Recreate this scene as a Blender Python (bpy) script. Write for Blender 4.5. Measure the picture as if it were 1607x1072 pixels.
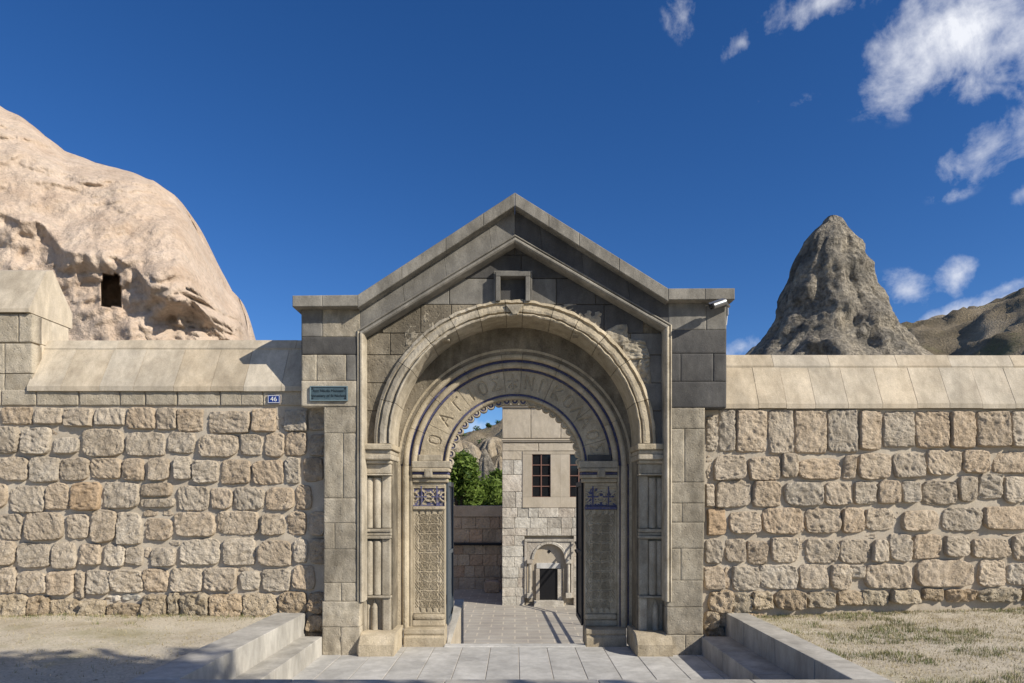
import bpy, bmesh, math, random
import numpy as np
from mathutils import Vector, Matrix, noise
R = math.radians
random.seed(7)
for o in list(bpy.data.objects): bpy.data.objects.remove(o)
scn = bpy.context.scene
C = scn.collection
# ------------------------------------------------------------------ camera
F, D, H = 1071.0, 7.76, 1.72          # focal length in photo pixels, distance to gate front, eye height
cam_d = bpy.data.cameras.new('camera'); cam = bpy.data.objects.new('camera', cam_d); C.objects.link(cam)
cam.location = (0, -D, H); cam.rotation_euler = (R(90), 0, 0)
cam_d.sensor_width = 36; cam_d.lens = 36 * F / 1607
cam_d.shift_x = -4.5 / 1607; cam_d.shift_y = 254 / 1607
cam_d.clip_end = 3000; cam_d.clip_start = 0.05
scn.camera = cam
def P(px, py, Y): return Vector(((px - 808) * (D + Y) / F, Y, H + (790 - py) * (D + Y) / F))
def PX(px, Y=0.0): return (px - 808) * (D + Y) / F
def PZ(py, Y=0.0): return H + (790 - py) * (D + Y) / F
# ------------------------------------------------------------------ light
K, M = 1.60, 1.20                     # sun travel per metre of depth: left K, down M
SUN = Vector((K, -1, M)).normalized()
sd = bpy.data.lights.new('sun', 'SUN'); sd.energy = 5.0; sd.angle = R(0.5); sd.color = (1.0, 0.925, 0.80)
so = bpy.data.objects.new('sun', sd); C.objects.link(so); so.location = (12, -12, 14)
so.rotation_euler = (-SUN).to_track_quat('-Z', 'Y').to_euler()
EL = math.asin(SUN.z); AZ = math.atan2(SUN.x, SUN.y)
w = bpy.data.worlds.new('World'); scn.world = w; w.use_nodes = True
nt = w.node_tree; nt.nodes.clear()
def wn(t, **kw):
    n = nt.nodes.new(t)
    for k, v in kw.items(): setattr(n, k, v)
    return n
def wm(op, a, b=None, c=None, clamp=False):
    n = wn('ShaderNodeMath', operation=op, use_clamp=clamp)
    for i, v in enumerate((a, b, c)):
        if v is None: continue
        if isinstance(v, (int, float)): n.inputs[i].default_value = v
        else: nt.links.new(v, n.inputs[i])
    return n.outputs[0]
sky = wn('ShaderNodeTexSky', sky_type='NISHITA', sun_disc=False, sun_elevation=EL, sun_rotation=AZ,
         altitude=1800, air_density=1.0, dust_density=0.3, ozone_density=4.0)
hs = wn('ShaderNodeHueSaturation'); hs.inputs['Saturation'].default_value = 1.24; hs.inputs['Value'].default_value = 1.2; hs.inputs['Hue'].default_value = 0.509
nt.links.new(sky.outputs[0], hs.inputs['Color'])
tc = wn('ShaderNodeTexCoord')
nz = wn('ShaderNodeVectorMath', operation='NORMALIZE'); nt.links.new(tc.outputs['Generated'], nz.inputs[0])
sx = wn('ShaderNodeSeparateXYZ'); nt.links.new(nz.outputs[0], sx.inputs[0])
# clouds drawn on a flat sheet high above: direction -> sheet coordinates
zz = wm('ADD', wm('MAXIMUM', sx.outputs[2], 0.0), 0.12)
cu = wm('DIVIDE', sx.outputs[0], zz); cv = wm('DIVIDE', sx.outputs[1], zz)
cxy = wn('ShaderNodeCombineXYZ'); nt.links.new(cu, cxy.inputs[0]); nt.links.new(cv, cxy.inputs[1])
def cdir(px, py):
    d = Vector(((px - 808), F, (790 - py))).normalized()
    return d
def wnoise(vec, scale, detail, rough, dist=0.0):
    n = wn('ShaderNodeTexNoise'); nt.links.new(vec, n.inputs['Vector'])
    n.inputs['Scale'].default_value = scale; n.inputs['Detail'].default_value = detail
    n.inputs['Roughness'].default_value = rough; n.inputs['Distortion'].default_value = dist
    return n.outputs['Fac']
blobs = None
def add_blob(px, py, rx, ry, amp=1.0, ang=0.0):
    # cloud bank of angular half-size rx, ry (photo pixels at the lens axis), tilted by ang
    global blobs
    d = cdir(px, py)
    right = Vector((d.y, -d.x, 0)).normalized(); up = right.cross(d).normalized()
    a = R(ang); e1 = right * math.cos(a) + up * math.sin(a); e2 = -right * math.sin(a) + up * math.cos(a)
    def dot(v, s):
        n = wn('ShaderNodeVectorMath', operation='DOT_PRODUCT'); nt.links.new(nz.outputs[0], n.inputs[0])
        n.inputs[1].default_value = v * s; return n.outputs['Value']
    L = math.sqrt((px - 808) ** 2 + F * F + (790 - py) ** 2)
    u = dot(e1, L / rx); v = dot(e2, L / ry); f = wm('GREATER_THAN', dot(d, 1.0), 0.0)
    r2 = wm('ADD', wm('MULTIPLY', u, u), wm('MULTIPLY', v, v))
    g = wm('MULTIPLY', wm('MULTIPLY', wm('SUBTRACT', 1.0, wm('SQRT', r2), clamp=True), amp), f)
    blobs = g if blobs is None else wm('MAXIMUM', blobs, g)
add_blob(1520, 45, 210, 105, 1.25, 16); add_blob(1640, 40, 200, 120, 1.25, 10); add_blob(1290, 8, 130, 36, .85, 4)
add_blob(1076, 22, 42, 50, .85, 40); add_blob(1160, 68, 40, 26, .55, 20); add_blob(1550, 232, 90, 55, 1.0, 18); add_blob(1640, 185, 90, 70, 1.1, 20)
add_blob(1420, 455, 55, 38, .95, -20); add_blob(1508, 428, 55, 38, .9, 40); add_blob(1580, 452, 70, 30, .8, 20)
add_blob(1530, 492, 170, 34, 1.1, 14); add_blob(1680, 455, 150, 50, 1.1, 16); add_blob(1190, 160, 30, 18, .4); add_blob(1265, 160, 40, 14, .42)
add_blob(1165, 545, 60, 20, .7, 12); add_blob(1495, 305, 45, 16, .42, 5); add_blob(765, 668, 80, 22, .8, 8); add_blob(1605, 305, 30, 20, .6)
# the rest of the sky: the same broken cumulus drifting on to the right and behind
far = wm('MULTIPLY', wm('SUBTRACT', wnoise(cxy.outputs[0], 0.9, 2, .5), .47), 6.0, clamp=True)
side = wm('MULTIPLY', wm('SUBTRACT', wm('SUBTRACT', sx.outputs[0], wm('MULTIPLY', sx.outputs[1], .95)), 0.02), 5.0, clamp=True)
blobs = wm('MAXIMUM', blobs, wm('MULTIPLY', far, side))
fb = wnoise(nz.outputs[0], 15.0, 10, .62, .35)
fb2 = wnoise(nz.outputs[0], 34.0, 9, .60, .15)
fld = wm('ADD', blobs, wm('ADD', wm('MULTIPLY', wm('SUBTRACT', fb, .5), 2.1), wm('MULTIPLY', wm('SUBTRACT', fb2, .5), 1.15)))
gate_f = wm('MULTIPLY', blobs, 5.0, clamp=True)
cm = wm('MULTIPLY', wm('MULTIPLY', wm('SUBTRACT', fld, .25), .95, clamp=True), gate_f)
cm = wm('MULTIPLY', wm('POWER', cm, 1.25), .95, clamp=True)
mx = wn('ShaderNodeMix', data_type='RGBA'); nt.links.new(cm, mx.inputs['Factor'])
nt.links.new(hs.outputs[0], mx.inputs['A']); mx.inputs['B'].default_value = (9.4, 9.6, 10.2, 1)
bg = wn('ShaderNodeBackground'); bg.inputs['Strength'].default_value = 0.082
nt.links.new(mx.outputs['Result'], bg.inputs['Color'])
wo = wn('ShaderNodeOutputWorld'); nt.links.new(bg.outputs[0], wo.inputs['Surface'])
scn.render.engine = 'CYCLES'
vs = scn.view_settings; vs.view_transform = 'Standard'; vs.look = 'None'; vs.gamma = 1; vs.exposure = 0.28; vs.use_curve_mapping = False

# ------------------------------------------------------------------ materials
def srgb(r, g, b):
    f = lambda c: (c / 12.92 if c <= .04045 else ((c + .055) / 1.055) ** 2.4)
    return (f(r / 255), f(g / 255), f(b / 255), 1)
ALB = .88
def mat(name, c1, c2=None, c3=None, scale=6.0, fine=60.0, bump=.4, bdist=.02, rough=.9, rnd=.12, spots=0.0, spot_col=(.03, .03, .025, 1),
        grain=.25, pits=0.0, stretch=None, metallic=0.0, rnd_hue=0.0, stain=0.0):
    m = bpy.data.materials.new(name); m.use_nodes = True; t = m.node_tree; N = t.nodes; L = t.links
    b = N['Principled BSDF']; b.inputs['Roughness'].default_value = rough; b.inputs['Metallic'].default_value = metallic
    if 'Specular IOR Level' in b.inputs: b.inputs['Specular IOR Level'].default_value = .25 if metallic == 0 else .5
    c2 = c2 or c1; c3 = c3 or c2
    c1, c2, c3 = [(c[0] * ALB, c[1] * ALB, c[2] * ALB, 1) for c in (c1, c2, c3)]
    tc = N.new('ShaderNodeTexCoord'); oi = N.new('ShaderNodeObjectInfo')
    ad = N.new('ShaderNodeVectorMath'); ad.operation = 'ADD'
    ml = N.new('ShaderNodeMath'); ml.operation = 'MULTIPLY'; ml.inputs[1].default_value = 37.0
    L.new(oi.outputs['Random'], ml.inputs[0]); L.new(tc.outputs['Object'], ad.inputs[0]); L.new(ml.outputs[0], ad.inputs[1])
    vec = ad.outputs[0]
    if stretch:
        mp = N.new('ShaderNodeMapping'); mp.inputs['Scale'].default_value = stretch; L.new(vec, mp.inputs[0]); vec = mp.outputs[0]
    def nse(s, d, r):
        n = N.new('ShaderNodeTexNoise'); n.inputs['Scale'].default_value = s; n.inputs['Detail'].default_value = d; n.inputs['Roughness'].default_value = r
        L.new(vec, n.inputs['Vector']); return n
    n1 = nse(scale, 6, .6); n2 = nse(fine, 6, .65); n3 = nse(scale * .35, 3, .5)
    rp = N.new('ShaderNodeValToRGB'); L.new(n1.outputs['Fac'], rp.inputs[0])
    e = rp.color_ramp.elements; e[0].position = .34; e[0].color = c3; e[1].position = .68; e[1].color = c2
    k = e.new(.5); k.color = c1
    col = rp.outputs[0]
    def mix(a, bcol, fac, mode='MIX', f=1.0):
        x = N.new('ShaderNodeMix'); x.data_type = 'RGBA'; x.blend_type = mode
        L.new(a, x.inputs['A'])
        if isinstance(bcol, tuple): x.inputs['B'].default_value = bcol
        else: L.new(bcol, x.inputs['B'])
        if isinstance(fac, float): x.inputs['Factor'].default_value = fac
        else: L.new(fac, x.inputs['Factor'])
        return x.outputs['Result']
    def rng(v, a, b_, c_, d_):
        r = N.new('ShaderNodeMapRange'); L.new(v, r.inputs[0]); r.inputs[1].default_value = a; r.inputs[2].default_value = b_
        r.inputs[3].default_value = c_; r.inputs[4].default_value = d_; return r.outputs[0]
    # grain
    hsv = N.new('ShaderNodeHueSaturation'); L.new(col, hsv.inputs['Color'])
    v1 = rng(n2.outputs['Fac'], .3, .7, 1 - grain, 1 + grain)
    v2 = rng(oi.outputs['Random'], 0, 1, 1 - rnd, 1 + rnd)
    mm = N.new('ShaderNodeMath'); mm.operation = 'MULTIPLY'; L.new(v1, mm.inputs[0]); L.new(v2, mm.inputs[1]); L.new(mm.outputs[0], hsv.inputs['Value'])
    if rnd_hue:
        wnz = N.new('ShaderNodeTexWhiteNoise'); wnz.noise_dimensions = '1D'; L.new(oi.outputs['Random'], wnz.inputs['W'])
        L.new(rng(wnz.outputs['Value'], 0, 1, .5 - rnd_hue, .5 + rnd_hue), hsv.inputs['Hue'])
        L.new(rng(wnz.outputs['Value'], 0, 1, 1.15, .8), hsv.inputs['Saturation'])
    col = hsv.outputs[0]
    if stain:
        mp2 = N.new('ShaderNodeMapping'); mp2.inputs['Scale'].default_value = (2.6, 2.6, .95); L.new(tc.outputs['Object'], mp2.inputs[0])
        for sc_, wt in ((1.0, 1.0), (4.5, .55)):
            nn = N.new('ShaderNodeTexNoise'); nn.inputs['Scale'].default_value = sc_; nn.inputs['Detail'].default_value = 7; nn.inputs['Roughness'].default_value = .62; nn.inputs['Distortion'].default_value = .4
            L.new(mp2.outputs[0], nn.inputs['Vector'])
            cmb = N.new('ShaderNodeCombineColor'); f_ = rng(nn.outputs['Fac'], .36, .64, 1 - stain * wt, 1 + .28 * stain)
            for i_, k_ in enumerate((1.0, .985, .955)):
                mu = N.new('ShaderNodeMath'); mu.operation = 'MULTIPLY'; mu.inputs[1].default_value = 1.0; L.new(f_, mu.inputs[0]); L.new(mu.outputs[0], cmb.inputs[i_])
            col = mix(col, cmb.outputs[0], 1.0, 'MULTIPLY')
    if spots:
        ns = nse(scale * 2.3, 8, .75)
        col = mix(col, spot_col, rng(ns.outputs['Fac'], .60 - .1 * spots, .72, 0, min(1, spots)))
    L.new(col, b.inputs['Base Color'])
    bp = N.new('ShaderNodeBump'); bp.inputs['Strength'].default_value = bump; bp.inputs['Distance'].default_value = bdist
    h = N.new('ShaderNodeMath'); h.operation = 'MULTIPLY_ADD'; L.new(n1.outputs['Fac'], h.inputs[0]); h.inputs[1].default_value = .8; L.new(n2.outputs['Fac'], h.inputs[2])
    hh = h.outputs[0]
    if pits:
        vo = N.new('ShaderNodeTexVoronoi'); vo.inputs['Scale'].default_value = fine * .35; L.new(vec, vo.inputs['Vector'])
        pm = rng(vo.outputs['Distance'], 0, .35, -pits, 0); a2 = N.new('ShaderNodeMath'); L.new(hh, a2.inputs[0]); L.new(pm, a2.inputs[1]); hh = a2.outputs[0]
    L.new(hh, bp.inputs['Height']); L.new(bp.outputs[0], b.inputs['Normal'])
    return m
A = lambda *v: (v[0], v[1], v[2], 1)
MT = {}
MT['rubble'] = mat('rubble_tuff', A(0.475, 0.395, 0.298), A(0.530, 0.450, 0.348), A(0.400, 0.328, 0.243), 5, 55, .8, .022, .95, .10, .14, A(.22, .18, .135), .22, .5, rnd_hue=.005, stain=0.09)
MT['rubble_orange'] = mat('rubble_orange', A(0.385, 0.280, 0.180), A(0.440, 0.325, 0.215), A(0.300, 0.215, 0.135), 5, 55, .55, .02, .95, .05, .2, A(.2, .13, .08), .2, .4)
MT['rubble_low'] = mat('rubble_weathered', A(0.470, 0.380, 0.265), A(0.520, 0.430, 0.310), A(0.360, 0.285, 0.190), 8, 70, .9, .03, .97, .12, .3, A(.24, .20, .14), .3, .8, rnd_hue=.01)
MT['mortar'] = mat('lime_mortar', A(0.500, 0.435, 0.345), A(0.550, 0.485, 0.390), A(0.430, 0.370, 0.290), 3, 90, .35, .01, .95, 0, 0, grain=.14)
MT['coping'] = mat('cream_tuff', A(0.565, 0.485, 0.368), A(0.605, 0.525, 0.408), A(0.515, 0.435, 0.325), 3, 80, .25, .008, .9, .05, .15, A(.36, .31, .24), .12, .7, rnd_hue=.003, stain=0.26)
MT['ashlar'] = mat('beige_ashlar', A(0.400, 0.350, 0.268), A(0.455, 0.402, 0.315), A(0.320, 0.276, 0.208), 6, 70, .5, .012, .93, .12, .25, A(.2, .18, .15), .2, .6, stain=0.34)
MT['grey'] = mat('grey_tuff', A(0.225, 0.212, 0.188), A(0.270, 0.254, 0.225), A(0.182, 0.171, 0.152), 4, 80, .3, .008, .9, .12, .2, A(.12, .11, .10), .16, .5, stain=0.30)
MT['dark'] = mat('dark_grey_tuff', A(0.098, 0.094, 0.090), A(0.118, 0.113, 0.106), A(0.078, 0.076, 0.074), 4, 80, .3, .008, .9, .10, .15, A(.08, .08, .08), .15, .5, stain=0.25)
MT['old'] = mat('old_carved_stone', A(0.245, 0.210, 0.157), A(0.305, 0.265, 0.200), A(0.180, 0.152, 0.112), 5, 60, .6, .014, .93, .10, .35, A(.15, .13, .10), .2, .7, stain=0.42)
MT['pale'] = mat('pale_carved_stone', A(0.500, 0.440, 0.340), A(0.570, 0.505, 0.400), A(0.400, 0.345, 0.260), 5, 60, .4, .010, .93, .08, .2, A(.22, .19, .15), .18, .5, stain=0.30)
MT['warm'] = mat('warm_carved_stone', A(0.500, 0.425, 0.305), A(0.560, 0.480, 0.355), A(0.405, 0.340, 0.240), 5, 60, .5, .012, .93, .08, .25, A(.22, .18, .13), .18, .6, stain=.20)
MT['wallash'] = mat('wall_ashlar', A(.47, .41, .315), A(.52, .455, .355), A(.39, .335, .25), 6, 70, .6, .014, .93, .10, .2, A(.27, .24, .19), .18, .6, stain=.16)
MT['cornice'] = mat('cornice_stone', A(0.300, 0.278, 0.238), A(0.355, 0.328, 0.280), A(0.240, 0.222, 0.190), 4, 70, .3, .008, .9, .10, .2, A(.13, .12, .10), .16, .5, stain=0.34)
MT['blue'] = mat('blue_paint', A(0.075, 0.078, 0.165), A(0.110, 0.108, 0.200), A(0.190, 0.170, 0.175), 22, 80, .3, .006, .85, .05, .55, A(.30, .26, .20), .25)
MT['paving'] = mat('paving_slab', A(0.520, 0.510, 0.485), A(0.560, 0.550, 0.525), A(0.470, 0.460, 0.435), 4, 120, .12, .004, .8, .09, .08, A(.26, .25, .23), .08, stain=0.20)
MT['joint'] = mat('paving_joint', A(.45, .41, .35), rnd=0, grain=.1, bump=.1)
MT['step'] = mat('step_stone', A(0.490, 0.465, 0.415), A(0.530, 0.505, 0.455), A(0.430, 0.405, 0.360), 3, 110, .15, .005, .85, .05, .10, A(.28, .25, .21), .1, stain=0.26)
MT['rock'] = mat('pink_tuff_rock', A(0.585, 0.460, 0.355), A(0.635, 0.515, 0.410), A(0.510, 0.385, 0.285), 1.0, 11, .75, .10, .97, 0, .55, A(.40, .35, .29), .16, .4, stain=0.10)
MT['spire'] = mat('lichen_rock', A(.31, .275, .22), A(.43, .37, .28), A(.17, .155, .13), .55, 3.6, 1.0, .5, .97, 0, .8, A(.075, .07, .06), .6, .6)
MT['tan'] = mat('tan_rock', A(.34, .28, .20), A(.42, .36, .27), A(.22, .18, .13), .6, 5, .8, .3, .97, 0, .4, A(.12, .11, .09), .3)
MT['bldg'] = mat('building_render', A(0.500, 0.435, 0.340), A(0.530, 0.465, 0.370), A(0.470, 0.405, 0.310), 1.5, 30, .15, .01, .9, .05, .06, A(.35, .29, .22), .08, stain=0.12)
MT['lime'] = mat('pale_limestone', A(0.545, 0.495, 0.415), A(0.620, 0.575, 0.495), A(0.430, 0.385, 0.320), 2.5, 22, .5, .03, .93, .18, .3, A(.25, .22, .19), .18, .3, rnd_hue=.01, stain=0.20)
MT['yard'] = mat('yard_wall_stone', A(0.460, 0.375, 0.285), A(0.500, 0.415, 0.320), A(0.390, 0.310, 0.230), 2, 25, .4, .02, .93, .14, .2, A(.22, .17, .13), .15, rnd_hue=.01)
MT['steel'] = mat('grey_blue_steel', A(.075, .095, .115), rnd=.05, grain=.06, bump=.05, rough=.45)
MT['steel_dark'] = mat('dark_steel', A(.02, .022, .026), rnd=.05, grain=.06, bump=.05, rough=.5)
MT['silver'] = mat('silver_paint', A(.26, .265, .275), rnd=0, grain=.03, bump=.02, rough=.35, metallic=.8)
MT['black'] = mat('black_plastic_and_shade', A(.015, .015, .017), rnd=0, grain=.05, bump=.02, rough=.3)
MT['plaque'] = mat('patinated_plate', A(.075, .115, .135), A(.09, .13, .15), A(.06, .095, .115), 20, 120, .1, .002, .45, 0, .15, A(.05, .08, .07), .1)
MT['plaque_rim'] = mat('plaque_rim', A(.17, .23, .25), rnd=0, grain=.1, bump=.05, rough=.4)
MT['plaque_ink'] = mat('plaque_ink', A(.02, .03, .035), rnd=0, grain=.05, bump=.0, rough=.6)
MT['enamel'] = mat('blue_enamel', A(.018, .045, .21), rnd=0, grain=.03, bump=.0, rough=.25)
MT['white'] = mat('white_enamel', A(.78, .78, .76), rnd=0, grain=.03, bump=.0, rough=.3)
MT['wood'] = mat('window_wood', A(.20, .105, .08), A(.24, .13, .10), rnd=.05, grain=.12, bump=.1, rough=.6)
MT['recess_shade'] = mat('recess_shade_paint', A(.025, .02, .018), rnd=0, grain=.1, bump=.1)  # near-black colour standing in for the shade behind the window panes
MT['leaf'] = mat('leaf_green', A(0.190, 0.275, 0.055), A(0.250, 0.345, 0.080), A(0.130, 0.205, 0.040), 3, 20, 0, .01, .6, .1, grain=.2)
MT['leaf_dark'] = mat('leaf_dark', A(0.075, 0.135, 0.030), A(0.100, 0.170, 0.040), A(0.050, 0.100, 0.020), 3, 20, 0, .01, .6, .1, grain=.2)
MT['bark'] = mat('bark', A(.11, .08, .055), A(.14, .105, .075), A(.07, .05, .035), 8, 60, .7, .02, .95, 0, grain=.2)
MT['grass_dry'] = mat('dry_grass', A(.42, .35, .20), A(.47, .40, .24), A(.34, .28, .15), 3, 20, 0, rnd=0, grain=.15)
MT['grass_green'] = mat('green_grass', A(.14, .17, .05), A(.19, .21, .075), A(.09, .125, .03), 3, 20, 0, rnd=0, grain=.15)
for k_ in ('leaf', 'leaf_dark'):
    t_ = MT[k_].node_tree; p_ = t_.nodes['Principled BSDF']; tr = t_.nodes.new('ShaderNodeBsdfTranslucent'); ms_ = t_.nodes.new('ShaderNodeMixShader'); ms_.inputs[0].default_value = .38
    t_.links.new(p_.inputs['Base Color'].links[0].from_socket, tr.inputs['Color']); t_.links.new(p_.outputs[0], ms_.inputs[1]); t_.links.new(tr.outputs[0], ms_.inputs[2])
    t_.links.new(ms_.outputs[0], t_.nodes['Material Output'].inputs['Surface'])
g = bpy.data.materials.new('window_glass'); g.use_nodes = True; b = g.node_tree.nodes['Principled BSDF']
b.inputs['Base Color'].default_value = (.012, .013, .015, 1); b.inputs['Roughness'].default_value = .08; MT['glass'] = g
# dusty ground: sand, straw litter and greener patches with shapes of their own
def ground_mat(name, sand, sand2, straw, green, gp):
    m = mat(name, sand, sand2, straw, 1.6, 45, .8, .02, .98, 0, 0, grain=.28)
    t = m.node_tree; N = t.nodes; L = t.links; b = N['Principled BSDF']
    src = b.inputs['Base Color'].links[0].from_socket
    tcn = N.new('ShaderNodeTexCoord')
    n = N.new('ShaderNodeTexNoise'); n.inputs['Scale'].default_value = 1.1; n.inputs['Detail'].default_value = 9; n.inputs['Roughness'].default_value = .68
    L.new(tcn.outputs['Object'], n.inputs['Vector'])
    r = N.new('ShaderNodeMapRange'); L.new(n.outputs['Fac'], r.inputs[0]); r.inputs[1].default_value = .52; r.inputs[2].default_value = .68; r.inputs[4].default_value = gp
    x = N.new('ShaderNodeMix'); x.data_type = 'RGBA'; L.new(r.outputs[0], x.inputs['Factor']); L.new(src, x.inputs['A']); x.inputs['B'].default_value = green
    L.new(x.outputs['Result'], b.inputs['Base Color']); return m
MT['ground'] = ground_mat('dusty_ground', A(.56, .495, .385), A(.62, .555, .44), A(.46, .395, .29), A(.27, .25, .13), .6)
MT['hill'] = ground_mat('steppe_hill', A(.30, .245, .165), A(.44, .37, .27), A(.19, .155, .10), A(.17, .175, .075), 1.0)
for nd in MT['hill'].node_tree.nodes:
    if nd.type == 'TEX_NOISE': nd.inputs['Scale'].default_value *= .09
    if nd.type == 'BUMP': nd.inputs['Distance'].default_value = .8
def paver_mat():
    m = mat('court_pavers', A(.40, .37, .32), A(.45, .42, .37), A(.35, .32, .28), 1.2, 30, .1, .004, .85, 0, 0, grain=.08)
    t = m.node_tree; N = t.nodes; L = t.links; b = N['Principled BSDF']; src = b.inputs['Base Color'].links[0].from_socket
    tcn = N.new('ShaderNodeTexCoord'); br = N.new('ShaderNodeTexBrick'); L.new(tcn.outputs['Object'], br.inputs['Vector'])
    br.inputs['Scale'].default_value = 1; br.inputs['Brick Width'].default_value = .62; br.inputs['Row Height'].default_value = .40; br.inputs['Mortar Size'].default_value = .018
    br.inputs['Color1'].default_value = (1, 1, 1, 1); br.inputs['Color2'].default_value = (.88, .88, .88, 1); br.inputs['Mortar'].default_value = (1.35, 1.3, 1.2, 1)
    x = N.new('ShaderNodeMix'); x.data_type = 'RGBA'; x.blend_type = 'MULTIPLY'; x.inputs['Factor'].default_value = 1
    L.new(src, x.inputs['A']); L.new(br.outputs['Color'], x.inputs['B']); L.new(x.outputs['Result'], b.inputs['Base Color']); return m
MT['pavers'] = paver_mat()

# ------------------------------------------------------------------ building helpers
BASE = {}
def mk(name, verts, faces, mats, parent=None, midx=None, smooth=False, kind=None):
    off = BASE.get(parent.name, Vector((0, 0, 0))) if parent else Vector((0, 0, 0))
    me = bpy.data.meshes.new(name)
    me.from_pydata([(v[0] - off.x, v[1] - off.y, v[2] - off.z) for v in verts], [], faces)
    for m in (mats if isinstance(mats, (list, tuple)) else [mats]): me.materials.append(MT[m])
    if midx is not None: me.polygons.foreach_set('material_index', midx)
    if smooth: me.polygons.foreach_set('use_smooth', [True] * len(me.polygons))
    me.update()
    o = bpy.data.objects.new(name, me); C.objects.link(o)
    if parent: o.parent = parent; BASE[o.name] = off
    else: BASE[o.name] = Vector((0, 0, 0))
    if kind: o['kind'] = kind
    return o
def thing(name, label, cat, loc, group=None):
    o = bpy.data.objects.new(name, None); C.objects.link(o); o.location = loc; o.empty_display_size = .2
    o['label'] = label; o['category'] = cat
    if group: o['group'] = group
    BASE[o.name] = Vector(loc); return o
def tag(o, label, cat, group=None):
    o['label'] = label; o['category'] = cat
    if group: o['group'] = group
    return o
def fixn(verts, faces):
    bm = bmesh.new(); vs_ = [bm.verts.new(v) for v in verts]
    for f in faces:
        try: bm.faces.new([vs_[i] for i in f])
        except ValueError: pass
    bmesh.ops.recalc_face_normals(bm, faces=bm.faces); bm.verts.index_update()
    F_ = [[v.index for v in f.verts] for f in bm.faces]; bm.free(); return F_
def prism(parent, name, poly, y0, y1, m, cham=.006, axis='Y', smooth=False):
    """polygon in the wall plane pulled through a depth, front edges chamfered; axis Y: poly=(x,z); axis X: poly=(y,z); axis Z: poly=(x,y)"""
    n = len(poly); c = Vector((sum(p[0] for p in poly) / n, sum(p[1] for p in poly) / n))
    area = sum(poly[i][0] * poly[(i + 1) % n][1] - poly[(i + 1) % n][0] * poly[i][1] for i in range(n)) / 2
    if area < 0: poly = poly[::-1]
    ins = []
    for i in range(n):
        p0, p1, p2 = Vector(poly[i - 1]), Vector(poly[i]), Vector(poly[(i + 1) % n])
        d1 = (p1 - p0).normalized(); d2 = (p2 - p1).normalized(); n1 = Vector((-d1.y, d1.x)); n2 = Vector((-d2.y, d2.x))
        bis = n1 + n2; k = bis.length_squared
        ins.append(p1 + (bis * (2 * cham / k) if k > .2 else n1 * cham))
    sg = 1 if y1 > y0 else -1
    lay = [[(p[0], p[1], y0) for p in ins], [(p[0], p[1], y0 + sg * cham) for p in poly], [(p[0], p[1], y1) for p in poly]]
    pts = sum(lay, [])
    if axis == 'Y': v = [(a, d, b_) for a, b_, d in pts]
    elif axis == 'X': v = [(d, a, b_) for a, b_, d in pts]
    else: v = [(a, b_, d) for a, b_, d in pts]
    f = [list(range(n)), list(range(2 * n, 3 * n))[::-1]]
    for L_ in (0, 1):
        for i in range(n): j = (i + 1) % n; f.append([L_ * n + i, L_ * n + j, (L_ + 1) * n + j, (L_ + 1) * n + i])
    return mk(name, v, fixn(v, f), m, parent)
def box(parent, name, x0, x1, y0, y1, z0, z1, m, cham=.008, jit=0.0):
    if x0 > x1: x0, x1 = x1, x0
    bm = bmesh.new(); bmesh.ops.create_cube(bm, size=1)
    for v in bm.verts: v.co = Vector(((x0 + x1) / 2 + v.co.x * (x1 - x0), (y0 + y1) / 2 + v.co.y * (y1 - y0), (z0 + z1) / 2 + v.co.z * (z1 - z0)))
    if cham: bmesh.ops.bevel(bm, geom=list(bm.edges), offset=min(cham, .45 * min(x1 - x0, y1 - y0, z1 - z0)), segments=2, affect='EDGES', profile=.6)
    if jit:
        for v in bm.verts: v.co += Vector((random.uniform(-jit, jit), random.uniform(-jit, jit), random.uniform(-jit, jit)))
    v = [tuple(x.co) for x in bm.verts]; bm.verts.index_update(); f = [[a.index for a in q.verts] for q in bm.faces]; bm.free()
    return mk(name, v, f, m, parent)
def fbm(p, s, o=4): return noise.fractal(Vector(p) * s, 1.0, 2.1, o)
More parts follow.
